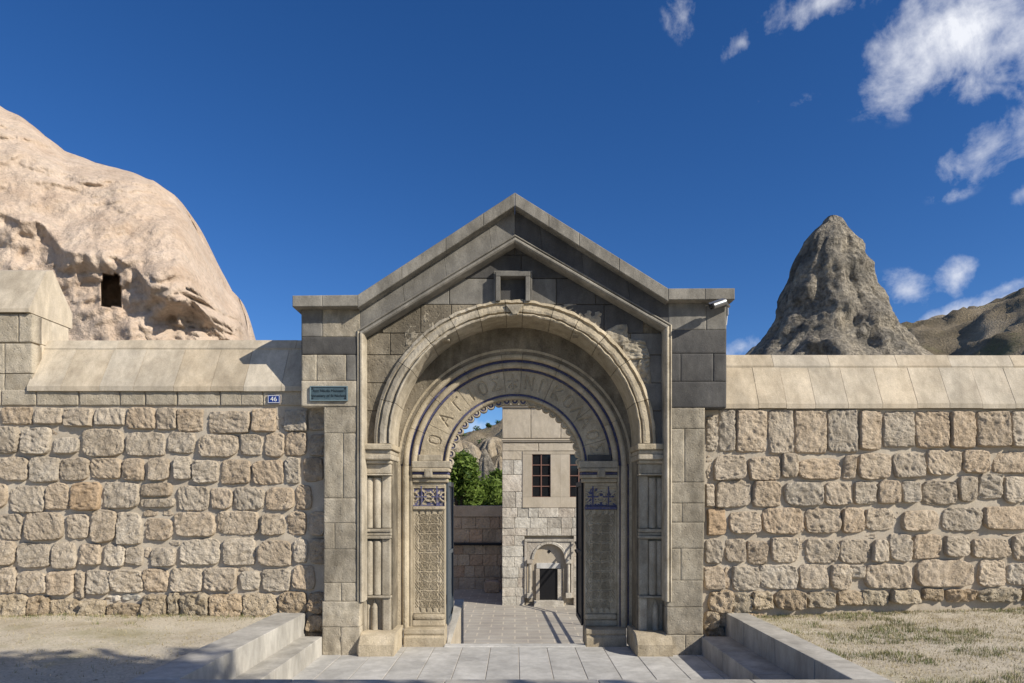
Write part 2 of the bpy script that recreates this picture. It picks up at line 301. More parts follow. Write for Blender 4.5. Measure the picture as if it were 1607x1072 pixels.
def stone(parent, name, x0, x1, z0, z1, yf, yb, m, prot=.05, c=.3, amp=.012, nx=None, nz_=None, jit=.05, seed=0, tool=.010, smooth=True, sharp=7.0, hf=1.0):
    """one dressed or rough stone: front grid with rounded outline, hewn relief, set into the wall"""
    rg = random.Random(seed * 7919 + int(x0 * 1000) * 31 + int(z0 * 1000))
    W, Hh = x1 - x0, z1 - z0
    nx = nx or max(8, min(42, int(W / .0105))); nz_ = nz_ or max(8, min(38, int(Hh / .0105)))
    cs = [(rg.uniform(-jit, jit), rg.uniform(-jit, jit)) for _ in range(4)]
    ang = rg.uniform(.3, 2.6); ca, sa = math.cos(ang), math.sin(ang); so_ = rg.uniform(0, 100); freq = rg.uniform(16, 26)
    tilt = rg.uniform(-.3, .3) * prot; tilt2 = rg.uniform(-.35, .25) * prot
    V = []; idx = {}
    cx, cz = (x0 + x1) / 2, (z0 + z1) / 2
    ce = [c * rg.uniform(.5, 1.5) for _ in range(4)]
    for j in range(nz_ + 1):
        for i in range(nx + 1):
            u = -1 + 2 * i / nx; v = -1 + 2 * j / nz_
            # denser near the rim
            u = math.copysign(1 - (1 - abs(u)) ** 1.35, u); v = math.copysign(1 - (1 - abs(v)) ** 1.35, v)
            cc = ce[(0 if u < 0 else 1) + (0 if v < 0 else 2)]
            uu = u * math.sqrt(max(0, 1 - cc * v ** 4)); vv = v * math.sqrt(max(0, 1 - cc * u ** 4))
            a, b_ = (u + 1) / 2, (v + 1) / 2
            jx = (cs[0][0] * (1 - a) + cs[1][0] * a) * (1 - b_) + (cs[2][0] * (1 - a) + cs[3][0] * a) * b_
            jz = (cs[0][1] * (1 - a) + cs[1][1] * a) * (1 - b_) + (cs[2][1] * (1 - a) + cs[3][1] * a) * b_
            x = cx + (uu + jx) * W / 2; z = cz + (vv + jz) * Hh / 2
            e = max(abs(u), abs(v)); ed = min(1 - abs(u), 1 - abs(v))
            wob = fbm((x, so_, z), 9, 2) * amp * .8
            x += wob * (1 if abs(u) > .8 else .3); z += fbm((x, so_ + 9, z), 9, 2) * amp * .6
            prof = 1 - (1 - min(1, ed * sharp)) ** 2.2
            y = yf - prot * prof * (1 + .12 * (1 - e * e)) - (tilt * u + tilt2 * v) * prof
            rr = x * ca + z * sa; tt = -x * sa + z * ca
            hew = abs(noise.noise(Vector((rr * freq * hf, tt * freq * hf * .33, so_)))) ** .8
            y += (hew * tool * 2.2 + fbm((x + so_, z, so_), 14, 4) * amp) * (.3 + .7 * prof)
            V.append((x, y, z)); idx[i, j] = len(V) - 1
    Fc = [[idx[i, j], idx[i + 1, j], idx[i + 1, j + 1], idx[i, j + 1]] for j in range(nz_) for i in range(nx)]
    rim = [idx[i, 0] for i in range(nx)] + [idx[nx, j] for j in range(nz_)] + [idx[i, nz_] for i in range(nx, 0, -1)] + [idx[0, j] for j in range(nz_, 0, -1)]
    b0 = len(V)
    for r_ in rim: V.append((V[r_][0], yb, V[r_][2]))
    n = len(rim)
    for q in range(n): Fc.append([rim[(q + 1) % n], rim[q], b0 + q, b0 + (q + 1) % n])
    Fc.append([b0 + q for q in range(n)][::-1])
    return mk(name, V, Fc, m, parent, smooth=smooth)
def ash(parent, name, x0, x1, z0, z1, yf, yb, m, rough=.0025, seed=1, gap=.0008):
    if x0 > x1: x0, x1 = x1, x0
    return stone(parent, name, x0 + gap, x1 - gap, z0 + gap, z1 - gap, yf + .005, yb, m, prot=.005, c=.006, amp=rough, nx=max(6, min(26, int((x1 - x0) / .022))),
                 nz_=max(6, min(22, int((z1 - z0) / .022))), jit=.004, seed=seed, tool=rough * 1.3, sharp=40.0)
def rev(parent, name, prof, cz, a0, a1, n, mats, mi=None, worn=0.0, cx=0.0, seed=0):
    """closed (radius, y) profile swept round an arch; end faces closed"""
    k = len(prof); V = []; Fc = []; idx = []
    for s in range(n + 1):
        a = R(a0 + (a1 - a0) * s / n)
        for (r, y) in prof:
            q = 0
            if worn and y < .5:
                q = worn * fbm((math.cos(a) * r * 3 + seed, y * 4, math.sin(a) * r * 3), 4, 4)
            V.append((cx + (r + q) * math.cos(a), y + abs(q) * .8, cz + (r + q) * math.sin(a)))
    for s in range(n):
        for i in range(k):
            j = (i + 1) % k; Fc.append([s * k + i, s * k + j, (s + 1) * k + j, (s + 1) * k + i]); idx.append(mi[i] if mi else 0)
    Fc.append(list(range(k))); Fc.append([n * k + i for i in range(k)][::-1]); idx += [0, 0]
    return mk(name, V, Fc, mats, parent, midx=idx)
def half_round(r0, r1, yb, bulge, n=6, mat_i=0):
    out = []
    for i in range(n + 1):
        t = math.pi * i / n; out.append((r0 + (r1 - r0) * (1 - math.cos(t)) / 2, yb - bulge * math.sin(t)))
    return out
def cyl(parent, name, p0, p1, r0, r1, m, n=14, smooth=True):
    p0, p1 = Vector(p0), Vector(p1); d = (p1 - p0).normalized(); a = d.orthogonal().normalized(); b_ = d.cross(a)
    V = []
    for p, r in ((p0, r0), (p1, r1)):
        for i in range(n): t = 2 * math.pi * i / n; V.append(tuple(p + a * math.cos(t) * r + b_ * math.sin(t) * r))
    Fc = [[i, (i + 1) % n, n + (i + 1) % n, n + i] for i in range(n)] + [list(range(n))[::-1], list(range(n, 2 * n))]
    return mk(name, V, Fc, m, parent, smooth=False)
def hfield(parent, name, x0, x1, z0, z1, yf, func, mats, res=.007, thick=.05, bfunc=None):
    """carved panel: front grid pushed in by func(x,z) metres, with real sides and back"""
    nx = max(2, int((x1 - x0) / res)); nz_ = max(2, int((z1 - z0) / res)); V = []; idx = []
    for j in range(nz_ + 1):
        for i in range(nx + 1):
            x = x0 + (x1 - x0) * i / nx; z = z0 + (z1 - z0) * j / nz_
            V.append((x, yf + func(x, z) + .002 * fbm((x, 3, z), 25, 3), z))
    w_ = nx + 1; Fc = []
    for j in range(nz_):
        for i in range(nx):
            Fc.append([j * w_ + i, j * w_ + i + 1, (j + 1) * w_ + i + 1, (j + 1) * w_ + i])
            idx.append(1 if bfunc and bfunc(x0 + (x1 - x0) * (i + .5) / nx, z0 + (z1 - z0) * (j + .5) / nz_) else 0)
    b0 = len(V); V += [(x0, yf + thick, z0), (x1, yf + thick, z0), (x1, yf + thick, z1), (x0, yf + thick, z1)]
    Fc.append([b0 + 3, b0 + 2, b0 + 1, b0]); Fc.append([b0, b0 + 1] + [i for i in range(nx, -1, -1)])
    Fc.append([b0 + 2, b0 + 3] + [nz_ * w_ + i for i in range(nx + 1)])
    Fc.append([b0 + 3, b0] + [j * w_ for j in range(nz_ + 1)]); Fc.append([b0 + 1, b0 + 2] + [j * w_ + nx for j in range(nz_, -1, -1)])
    idx += [0] * 5
    return mk(name, V, Fc, mats, parent, midx=idx)
def text_mesh(parent, name, s, size, x, y, z, m, depth=.002, align='CENTER'):
    cu_ = bpy.data.curves.new(name, 'FONT'); cu_.body = s; cu_.size = size; cu_.extrude = depth; cu_.align_x = align; cu_.align_y = 'CENTER'
    to = bpy.data.objects.new('tmp_text', cu_); C.objects.link(to)
    dg = bpy.context.evaluated_depsgraph_get(); me0 = bpy.data.meshes.new_from_object(to.evaluated_get(dg))
    V = [(x + v.co.x, y - v.co.z, z + v.co.y) for v in me0.vertices]; Fc = [list(p.vertices) for p in me0.polygons]
    bpy.data.objects.remove(to); bpy.data.curves.remove(cu_)
    return mk(name, V, Fc, m, parent)

# ================================================================== SETTING
ZP = .45                                  # rim of the sunken landing
XL0, XL1, XL2 = -2.77, -2.43, -2.19       # left rim outer, rim inner, step inner
XR0, XR1, XR2 = 2.70, 2.44, 2.12
YF0, YF1 = -2.83, -3.17                   # front rim inner and outer
def gz(x, y):
    h = .41 + (.030 * max(0, x - 3.0) if x > 0 else .004 * max(0, -x - 3)) * max(0, min(1, (y + 3.5) / 3.0))
    return h + .035 * fbm((x, y, 1.7), .55, 3) * min(1, max(0, min(abs(x - XR0) if x > 0 else abs(x - XL0), 3)) / .8) + .012 * fbm((x, y, 5), 3.0, 3)
def ground():
    xs = [-80, -50, -30, -20, -14] + [-10 + .2 * i for i in range(101)] + [14, 20, 30, 50, 80]
    ys = [-80, -50, -30, -20, -14] + [-10 + .2 * i for i in range(54)]
    xs += [XL0 + .01, XR0 - .01]; ys += [YF1 + .01]
    xs = sorted(set(round(a, 3) for a in xs)); ys = sorted(set(round(a, 3) for a in ys))
    V = [(x, y, gz(x, y) if abs(x) < 12 and y > -12 else .41) for y in ys for x in xs]; n = len(xs); Fc = []
    for j in range(len(ys) - 1):
        for i in range(n - 1):
            cx, cy = (xs[i] + xs[i + 1]) / 2, (ys[j] + ys[j + 1]) / 2
            if XL0 < cx < XR0 and cy > YF1: continue
            Fc.append([j * n + i, j * n + i + 1, (j + 1) * n + i + 1, (j + 1) * n + i])
    return mk('ground', V, Fc, 'ground', smooth=True, kind='structure')
ground()
def skyline(px):      # height in photo pixels of the far ridge above the horizon
    pts = [(-1500, 100), (-600, 120), (300, 120), (560, 96), (700, 97), (745, 108), (800, 125), (900, 150), (1140, 215), (1300, 240), (1430, 268), (1500, 285), (1607, 316), (1900, 380), (2600, 430), (4000, 380)]
    for (a, b_), (c_, d_) in zip(pts, pts[1:]):
        if a <= px <= c_: t = (px - a) / (c_ - a); return b_ + (d_ - b_) * t
    return 100
def terrain():
    V = []; Fc = []; na, nr = 420, 110
    for i in range(na + 1):
        a = R(-66 + 132 * i / na); px = 808 + F * math.tan(a)
        e = skyline(max(-1500, min(3900, px))) / F * math.cos(a)
        for j in range(nr + 1):
            t = j / nr; r = 34 + 110 * t ** 1.2 if j < nr - 3 else 144 + 60 * (j - nr + 4)
            x, y = r * math.sin(a), -D + r * math.cos(a)
            s = max(0, min(1, (r - 42) / 88)); s = s * s * (3 - 2 * s)
            z = -1.6 + s * (H + e * 134 + 1.6)
            if r > 134: z -= (r - 134) * .35
            q = min(1, s * 3) * (1 if r < 128 else .25)
            z += q * (2.2 * fbm((x, y, 2), .06, 5) - 1.6 * abs(noise.noise(Vector((x * .13, y * .13, 7)))) + .6 * fbm((x, y, 8), .4, 5) + 1.3 * max(0, noise.noise(Vector((x * .22, y * .22, 31))) - .15) * abs(noise.noise(Vector((x * .7, y * .7, 3)))) * 3)
            V.append((x, y, z))
    m = nr + 1
    for i in range(na):
        for j in range(nr): Fc.append([i * m + j, i * m + j + 1, (i + 1) * m + j + 1, (i + 1) * m + j])
    mk('hillside', V, [f[::-1] for f in Fc], 'hill', smooth=True, kind='structure')
    mk('valley_floor', [(-400, 1.2, -1.75), (400, 1.2, -1.75), (400, 900, -1.75), (-400, 900, -1.75)], [[0, 1, 2, 3]], 'hill', kind='structure')
terrain()
# sunken landing paved with long slabs
land = mk('landing', [(XL1, YF0 - .1, -.005), (XR1, YF0 - .1, -.005), (XR1, .5, -.005), (XL1, .5, -.005), (XL1, YF0 - .1, -.2), (XR1, YF0 - .1, -.2), (XR1, .5, -.2), (XL1, .5, -.2)],
          [[0, 1, 2, 3], [7, 6, 5, 4], [0, 4, 5, 1], [1, 5, 6, 2], [2, 6, 7, 3], [3, 7, 4, 0]], 'joint', kind='structure')
random.seed(3)
x = -2.30; col = 0
while x < 2.2:
    wd = .335; y = .42 - (.42 if col % 2 else 0) - .16; first = True
    if col % 2 == 0: ys = [(.42, .10), (.10, -.74), (-.74, -1.58), (-1.58, -2.42), (-2.42, -2.86)]
    else: ys = [(.42, -.32), (-.32, -1.16), (-1.16, -2.0), (-2.0, -2.86)]
    for ya, yb in ys:
        o = box(land, 'paving_slab', x + .005, x + wd - .005, yb + .005, ya - .005, -.06, random.uniform(-.001, .001), 'paving', .0025)
    x += wd; col += 1

# ================================================================== STEPS AND RIMS
def steps(label, xo, xi, xs, joints, jstep):
    t = thing('stone_steps', label, 'steps', ((xo + xi) / 2, -1.4, 0), 'steps down into the gate landing')
    for a, b_ in zip(joints, joints[1:]): box(t, 'rim_slab', xo, xi, b_ + .003, a - .003, -.05, ZP, 'step', .007, .0015)
    for a, b_ in zip(jstep, jstep[1:]): box(t, 'tread_slab', xi - .02 * (1 if xi > 0 else -1) * -1, xs, b_ + .003, a - .003, -.05, .205, 'step', .007, .0015)
steps('pale stone steps beside the wall with the blue number plate', XL0, XL1, XL2, [.20, -.75, -1.80, YF0 + .0], [.02, -.62, -1.5, -2.4, YF0])
steps('pale stone steps below the post with the security camera', XR0, XR1, XR2, [.20, -.46, -1.35, -2.2, YF0 + .0], [.02, -.8, -1.7, YF0])
t = thing('front_rim', 'long pale kerb of stone slabs closing the sunken landing opposite the gate', 'kerb', (0, (YF0 + YF1) / 2, 0))
xx = [XL0, -1.6, -.5, .6, 1.7, XR0]
for a, b_ in zip(xx, xx[1:]): box(t, 'rim_slab', a + .003, b_ - .003, YF1, YF0 - .003, -.05, ZP, 'step', .007, .0015)

# ================================================================== RUBBLE WALLS
YW = .205
def rows_to_stones(t, rows, yf, mdef, low_from, seed):
    for ri, row in enumerate(rows):
        for s in row:
            x0, y0, x1, y1 = s[:4]; m = s[4] if len(s) > 4 else (('rubble_low' if ri >= low_from else mdef))
            big = (x1 - x0) * (y1 - y0); small = big < 420
            g_ = .1 if not small else .2
            lowr = ri >= low_from
            stone(t, 'stone', PX(x0 - g_, yf), PX(x1 + g_, yf), PZ(y1 + g_, yf), PZ(y0 - g_, yf), yf + .012, yf + .14, m,
                  prot=(random.uniform(.046, .070) if not small else .022) * (1.5 if lowr else 1), c=(.12 if ri == 0 else .27) if not small else .5,
                  amp=.013 if not lowr else .026, jit=.03 if ri == 0 else .07, seed=seed + ri, tool=.0115 if not lowr else .010, sharp=11.0, hf=1.6)
random.seed(11)
LROWS = [
 [(4,639,53,667),(56,640,100,666),(101,640,147,670),(150,640,198,669),(200,639,245,674),(247,640,279,675),(280,642,320,678),(328,645,394,681),(396,641,434,679),(434,648,446,677),(446,643,484,678),(486,640,512,676)],
 [(-30,670,31,712),(33,670,81,715),(82,672,94,683),(86,686,126,712),(129,671,197,717),(198,678,261,716),(264,678,307,712),(312,682,375,717),(377,682,413,716),(417,678,447,718),(448,678,483,716),(486,680,512,717)],
 [(2,717,46,755),(48,716,95,758),(95,718,142,755),(143,718,192,752),(193,717,228,755),(235,718,268,755),(274,717,301,753),(302,720,345,759),(347,721,395,760),(397,722,446,761),(448,717,472,759),(476,718,508,757)],
 [(-40,759,13,798),(15,761,72,804),(73,758,110,802),(112,756,159,801,'rubble_orange'),(164,756,220,798),(222,758,271,780),(222,782,277,797),(278,762,329,801),(331,766,366,799),(369,764,416,802),(417,765,463,802),(465,760,490,800)],
 [(0,807,36,848),(41,805,101,848),(106,806,142,847),(144,799,183,852),(185,803,224,855),(226,813,272,849),(225,799,248,811),(256,800,273,809),(275,803,339,843),(340,801,409,840),(411,805,449,841),(451,803,482,840),(485,802,512,842)],
 [(-20,849,26,887),(29,851,80,892),(82,850,121,893),(126,853,160,887),(165,853,197,889),(198,857,226,887),(227,858,237,875),(238,858,277,889),(265,849,284,857),(283,845,349,888),(350,843,402,887),(405,847,459,888),(462,844,484,883),(486,845,512,886)],
 [(1,889,27,930),(29,896,74,932),(75,895,118,935),(119,896,134,939),(136,893,175,934),(175,893,226,930),(226,892,266,929),(267,890,320,930),(321,890,375,928),(378,895,409,926),(376,889,391,897),(412,892,457,929),(460,886,495,926)],
 [(-10,932,47,967),(46,934,82,968),(82,940,131,968),(132,940,168,968),(165,934,190,944,'lime'),(192,932,222,941,'lime'),(169,946,227,967),(227,932,263,969),(266,930,283,967),(283,931,331,968),(332,930,382,969),(384,930,437,969),(439,928,484,964),(486,928,512,962)],
 [(445,964,482,992),(484,964,512,990),(470,990,512,1012)],
]
RROWS = [
 [(1108,652,1125,709),(1127,642,1153,709),(1154,643,1204,711),(1204,642,1245,713),(1246,643,1297,712),(1297,642,1344,711),(1347,644,1383,707),(1384,644,1435,704),(1435,644,1488,704),(1489,645,1530,704),(1531,644,1583,703),(1584,644,1630,703)],
 [(1108,714,1119,752),(1119,713,1170,754),(1173,716,1224,754),(1225,712,1251,751),(1252,719,1319,754),(1322,713,1342,753),(1343,711,1398,753),(1399,710,1451,751),(1451,706,1508,747),(1508,706,1550,743),(1554,708,1630,743)],
 [(1106,758,1120,796),(1121,754,1179,797),(1179,755,1225,797),(1229,755,1293,795),(1293,755,1334,793),(1338,755,1375,792),(1376,753,1412,791),(1414,755,1442,789),(1444,754,1499,794),(1502,747,1533,788),(1534,744,1571,785),(1573,747,1607,789),(1609,748,1650,788)],
 [(1108,797,1139,841,'rubble_orange'),(1143,802,1195,838),(1195,797,1260,839),(1263,797,1318,837),(1320,797,1356,837),(1356,797,1401,833),(1402,803,1410,815),(1411,800,1471,833),(1475,795,1540,833),(1540,794,1625,831)],
 [(1105,846,1134,884),(1137,845,1169,884),(1171,849,1204,886),(1209,843,1253,884),(1253,843,1267,862),(1262,845,1315,884),(1316,847,1365,884),(1367,846,1393,882),(1395,837,1430,881),(1429,838,1477,877),(1481,840,1522,874),(1522,845,1585,877),(1586,838,1630,880),(1357,838,1375,845),(1567,834,1590,841)],
 [(1103,887,1137,925),(1136,890,1146,924),(1147,888,1192,927),(1190,886,1252,925),(1252,885,1298,925),(1302,885,1335,927),(1331,885,1355,908),(1354,884,1432,923),(1432,878,1529,921),(1532,878,1576,921),(1578,882,1640,919)],
 [(1111,927,1148,960),(1147,929,1178,962),(1178,928,1212,957),(1214,926,1262,956),(1262,928,1308,954),(1311,927,1355,950),(1350,925,1393,950),(1393,925,1442,947),(1444,923,1479,943),(1481,924,1528,944),(1530,923,1600,944),(1600,922,1650,944)],
 [(1104,958,1126,990),(1124,960,1150,984),(1150,962,1200,985),(1108,984,1140,1012)],
]
def extend(rows, ya_list, xa, xb, rg):
    for row, (a, b_) in zip(rows, ya_list):
        if xa > 0: x = max(q[2] for q in row) + 3
        else: x = xa; xb = min(q[0] for q in row) - 3
        while x < xb - 8:
            wd = min(rg.uniform(34, 62), xb - x)
            if xb - x - wd < 20: wd = xb - x
            row.append((x, a + rg.uniform(0, 4), x + wd - 3, b_ - rg.uniform(0, 4))); x += wd
YL = [(638,670),(670,716),(716,758),(758,804),(804,852),(852,891),(891,934),(932,968)]
YR = [(643,704),(707,745),(747,788),(795,832),(838,878),(882,920),(922,944)]
extend(LROWS, YL, -260, -44, random.Random(5)); extend(RROWS, YR, 1655, 1900, random.Random(6))
lw = thing('boundary_wall', 'rubble stone wall with sloping cream coping and blue number plate', 'wall', (-5.2, .5, .4))
rows_to_stones(lw, LROWS, YW, 'rubble', 7, 100)
xl_end = PX(-270, YW)
def mortar(parent, x0, x1, z0, z1, yf, yb):
    nx, nz_ = int((x1 - x0) / .09), int((z1 - z0) / .09); V = []; Fc = []
    for j in range(nz_ + 1):
        for i in range(nx + 1):
            x = x0 + (x1 - x0) * i / nx; z = z0 + (z1 - z0) * j / nz_
            V.append((x, yf + .014 * fbm((x, 0, z), 3.5, 3), z))
    n = nx + 1
    Fc = [[j * n + i, j * n + i + 1, (j + 1) * n + i + 1, (j + 1) * n + i] for j in range(nz_) for i in range(nx)]
    b0 = len(V); V += [(x0, yb, z0), (x1, yb, z0), (x1, yb, z1), (x0, yb, z1)]
    Fc += [[b0 + 3, b0 + 2, b0 + 1, b0], [b0, b0 + 1] + list(range(nx, -1, -1)), [b0 + 2, b0 + 3] + [nz_ * n + i for i in range(nx + 1)],
           [b0 + 3, b0] + [j * n for j in range(nz_ + 1)], [b0 + 1, b0 + 2] + [j * n + nx for j in range(nz_, -1, -1)]]
    return mk('mortar_bed', V, Fc, 'mortar', parent, smooth=False)
ZE_L = PZ(607, .19)
mortar(lw, xl_end, -2.15, -.05, ZE_L - .06, YW, .92)
# dressed row under the coping
for a, b_ in [(-60, 2), (4, 57), (59, 123), (126, 188), (190, 228), (230, 278), (280, 345), (347, 379), (379, 413), (414, 474)]:
    ash(lw, 'dressed_block', PX(a, .2), PX(b_, .2), PZ(636.5, .2), PZ(612.5, .2), .178, .34, 'wallash', .0045, 3)
def coping(t, xa, xb, ze, zm, zt, wslab, wcap, yf, ym, yb, seed):
    rg = random.Random(seed); x = xa
    while x < xb - .05:
        w2 = min(wslab * rg.uniform(.88, 1.12), xb - x)
        if xb - x - w2 < .12: w2 = xb - x
        dz = rg.uniform(-.003, .003)
        o = prism(t, 'coping_slab', [(yf, ze - .055 + dz), (yf, ze + dz), (ym, zm + dz), (ym, zm - .12), (yf + .16, ze - .055)], x + .0012, x + w2 - .0012, 'coping', .003, 'X'); x += w2
    x = xa
    while x < xb - .05:
        w2 = min(wcap * rg.uniform(.85, 1.15), xb - x)
        if xb - x - w2 < .2: w2 = xb - x
        dz = rg.uniform(-.004, .004)
        prism(t, 'ridge_cap', [(ym - .012, zm + .004 + dz), (ym + .07, zt + dz), (yb, zt + dz), (yb, zm - .1), (ym + .004, zm - .1)], x + .0012, x + w2 - .0012, 'coping', .003, 'X'); x += w2
coping(lw, -5.66, -2.42, ZE_L, PZ(547, .45), PZ(534, .52), .43, .95, .150, .45, .95, 21)
# taller stretch of the wall at the far end
tw = thing('raised_wall', 'taller end of the wall with its own steep cream coping below the rock', 'wall', (-7, .5, 2.9))
XT = -5.66; zt0 = PZ(637, .22); zt1 = PZ(490, .22)
box(tw, 'wall_core', -10.2, XT - .012, .25, .90, ZE_L - .12, zt1, 'mortar', 0)
for (ya, yb, cuts) in [(493, 537, [-420, -300, -210, -120, -55, 28.5, 51]), (539, 586, [-420, -330, -240, -150, -70, 6.5, 51]), (587, 636, [-420, -290, -200, -110, -48, 6.5, 51])]:
    for a, b_ in zip(cuts, cuts[1:]): ash(tw, 'ashlar_block', PX(a + .5, .2), PX(b_ - .5, .2), PZ(yb, .2), PZ(ya, .2), .20, .36, 'wallash', .005, 5)
zz_ = [ZE_L - .1, 3.28, 3.62, zt1 - .003]
for a, b_ in zip(zz_, zz_[1:]):
    for ya, yb in ((.22, .55), (.55, .9)): prism(tw, 'end_block', [(ya + .003, a + .003), (yb - .003, a + .003), (yb - .003, b_ - .003), (ya + .003, b_ - .003)], XT, XT - .05, 'coping', .004, 'X')
xs_ = [-10.2, -9.4, -8.6, -7.9, -7.2, -6.45, XT + .015]
for a, b_ in zip(xs_, xs_[1:]):
    prism(tw, 'coping_slab', [(.17, zt1 - .01), (.17, zt1 + .03), (.47, 4.52), (.58, 4.57), (.95, 4.14), (.95, zt1 - .01)], a + .003, b_ - .003, 'coping', .004, 'X')
rw = thing('boundary_wall', 'rubble stone wall with a row of tall blocks under plain cream coping', 'wall', (5.2, .5, .4))
rows_to_stones(rw, RROWS, YW, 'rubble', 6, 300)
ZE_R = PZ(634, .19)
mortar(rw, 2.14, PX(1905, YW), -.05, ZE_R - .06, YW, .92)
coping(rw, 2.42, PX(1905, YW), ZE_R, PZ(575, .37), PZ(557.5, .44), .365, .71, .150, .37, .95, 22)

# ================================================================== THE GATE
gt = thing('stone_gate', 'gabled stone gateway with a carved round arch between the two walls', 'gate', (0, .35, 0))
CZ, RI, RO = 2.446, 1.425, 1.62
YT = .15                                   # tympanum plane
# --- piers, courses as in the photo: (y0, y1, [cuts], material)
LP = [(638, 680, [508, 560], 'ashlar'), (680, 782, [508, 538, 560], 'ashlar'), (782, 821, [508, 560], 'ashlar'), (821, 862, [508, 525, 560], 'ashlar'), (862, 915, [508, 560], 'ashlar'),
      (915, 944, [508, 535, 560], 'ashlar'), (944, 984, [506, 565], 'ashlar'), (984, 1029, [506, 535, 565], 'ashlar')]
RP = [(640, 673, [1052, 1106], 'ashlar'), (673, 757, [1052, 1074, 1106], 'ashlar'), (757, 790, [1052, 1106], 'ashlar'), (790, 820, [1052, 1070, 1106], 'ashlar'), (820, 861, [1052, 1105], 'ashlar'),
      (861, 911, [1052, 1068, 1104], 'ashlar'), (911, 953, [1046, 1103], 'ashlar'), (953, 996, [1046, 1103], 'ashlar'), (996, 1029, [1044, 1075, 1106], 'ashlar')]
def shade_stone(m):
    return m
for crs in (LP, RP):
    for (a, b_, cuts, m) in crs:
        for c0, c1 in zip(cuts, cuts[1:]): ash(gt, 'pier_block', PX(c0), PX(c1), PZ(b_), PZ(a), -.004 if a < 940 else -.02, .2, m, .003 if a < 940 else .006, 7)
LB = [(481, 529, [473, 506, 565], ['grey', 'ashlar']), (529, 557, [473, 560], ['dark']), (557, 598, [473, 497, 543, 560], ['ashlar', 'ashlar', 'grey']), (598, 638, [473, 560], ['pale'])]
RB = [(471, 518, [1049, 1108, 1140], ['grey', 'grey']), (518, 555, [1052, 1140], ['dark']), (555, 599, [1052, 1068, 1119, 1140], ['dark', 'dark', 'dark']), (599, 640, [1052, 1140], ['dark'])]
for blk in (LB, RB):
    for (a, b_, cuts, ms) in blk:
        for c0, c1, m in zip(cuts, cuts[1:], ms): ash(gt, 'bracket_block', PX(c0), PX(c1), PZ(b_), PZ(a), -.006 if m != 'pale' else -.012, .60, m, .0015 if m in ('dark', 'grey', 'pale') else .004, 9)
for s in (-1, 1):
    box(gt, 'pier_core', s * 1.80, s * 2.14, .04, .75, -.05, 2.83, 'mortar', 0); box(gt, 'pilaster_core', s * 1.46, s * 1.797, .30, .75, -.05, 2.42, 'old', 0)
    box(gt, 'bracket_core', s * 1.76, s * 2.39, .05, .78, 2.832, 3.955, 'grey', 0)
    box(gt, 'reveal', s * 1.43, s * 1.52, .24, .75, 0, 2.42, 'old', 0)
# --- gable lines
AP_T = Vector((0, PZ(304, -.11))); LT = Vector((PX(562, -.11), PZ(464, -.11))); RT = Vector((PX(1048, -.11), PZ(454, -.11)))
LE = Vector((PX(460, -.11), PZ(465, -.11))); RE = Vector((PX(1152, -.11), PZ(453.5, -.11)))
TH = .125
def off_line(p, q, d):                      # shift a line down by a vertical distance
    return p + Vector((0, -d)), q + Vector((0, -d))
def lerp(a, b_, t): return a + (b_ - a) * t
ML, MR = .150, .150                         # vertical thickness on the slope
YC = -.14
def cornice_piece(p, q, d, m='cornice'):
    prism(gt, 'cornice_stone', [tuple(p), tuple(q), (q.x, q.y - d), (p.x, p.y - d)], YC, .85, m, .006)
g_ = Vector((.0007, 0))
for a, b_ in zip([0, .46, 1], [.46, 1]): cornice_piece(lerp(LE, LT, a) + g_, lerp(LE, LT, b_) - g_, TH)
for a, b_ in zip([0, .28, .56, .80, 1], [.28, .56, .80, 1]): cornice_piece(lerp(LT, AP_T, a) + g_, lerp(LT, AP_T, b_) - g_, TH + .02)
for a, b_ in zip([0, .22, .42, .68, 1], [.22, .42, .68, 1]): cornice_piece(lerp(AP_T, RT, a) + g_, lerp(AP_T, RT, b_) - g_, TH + .02)
for a, b_ in zip([0, .55, 1], [.55, 1]): cornice_piece(lerp(RT, RE, a) + g_, lerp(RT, RE, b_) - g_, TH)
# sloping frieze blocks under the cornice
A0 = Vector((0, PZ(325))); L0 = Vector((PX(565), PZ(481))); R0 = Vector((PX(1049), PZ(471)))
A1 = Vector((0, PZ(371))); L1 = Vector((PX(565), PZ(524))); R1 = Vector((PX(1050), PZ(514)))
def frieze(ts, a0, b0, a1, b1, ms):
    for (t0, t1), m in zip(zip(ts, ts[1:]), ms):
        p, q, r_, s_ = lerp(a0, b0, t0), lerp(a0, b0, t1), lerp(a1, b1, t1 + (.02 if t1 < 1 else 0)), lerp(a1, b1, t0 + (.02 if t0 > 0 else 0))
        prism(gt, 'gable_block', [(p.x + .0007, p.y), (q.x - .0007, q.y), (r_.x - .0007, r_.y), (s_.x + .0007, s_.y)], 0, .45, m, .003)
frieze([0, .27, .54, .83, 1], L0, A0, L1, A1, ['grey', 'grey', 'grey', 'grey'])
frieze([0, .16, .43, .73, 1], A0, R0, A1, R1, ['dark', 'dark', 'dark', 'dark'])
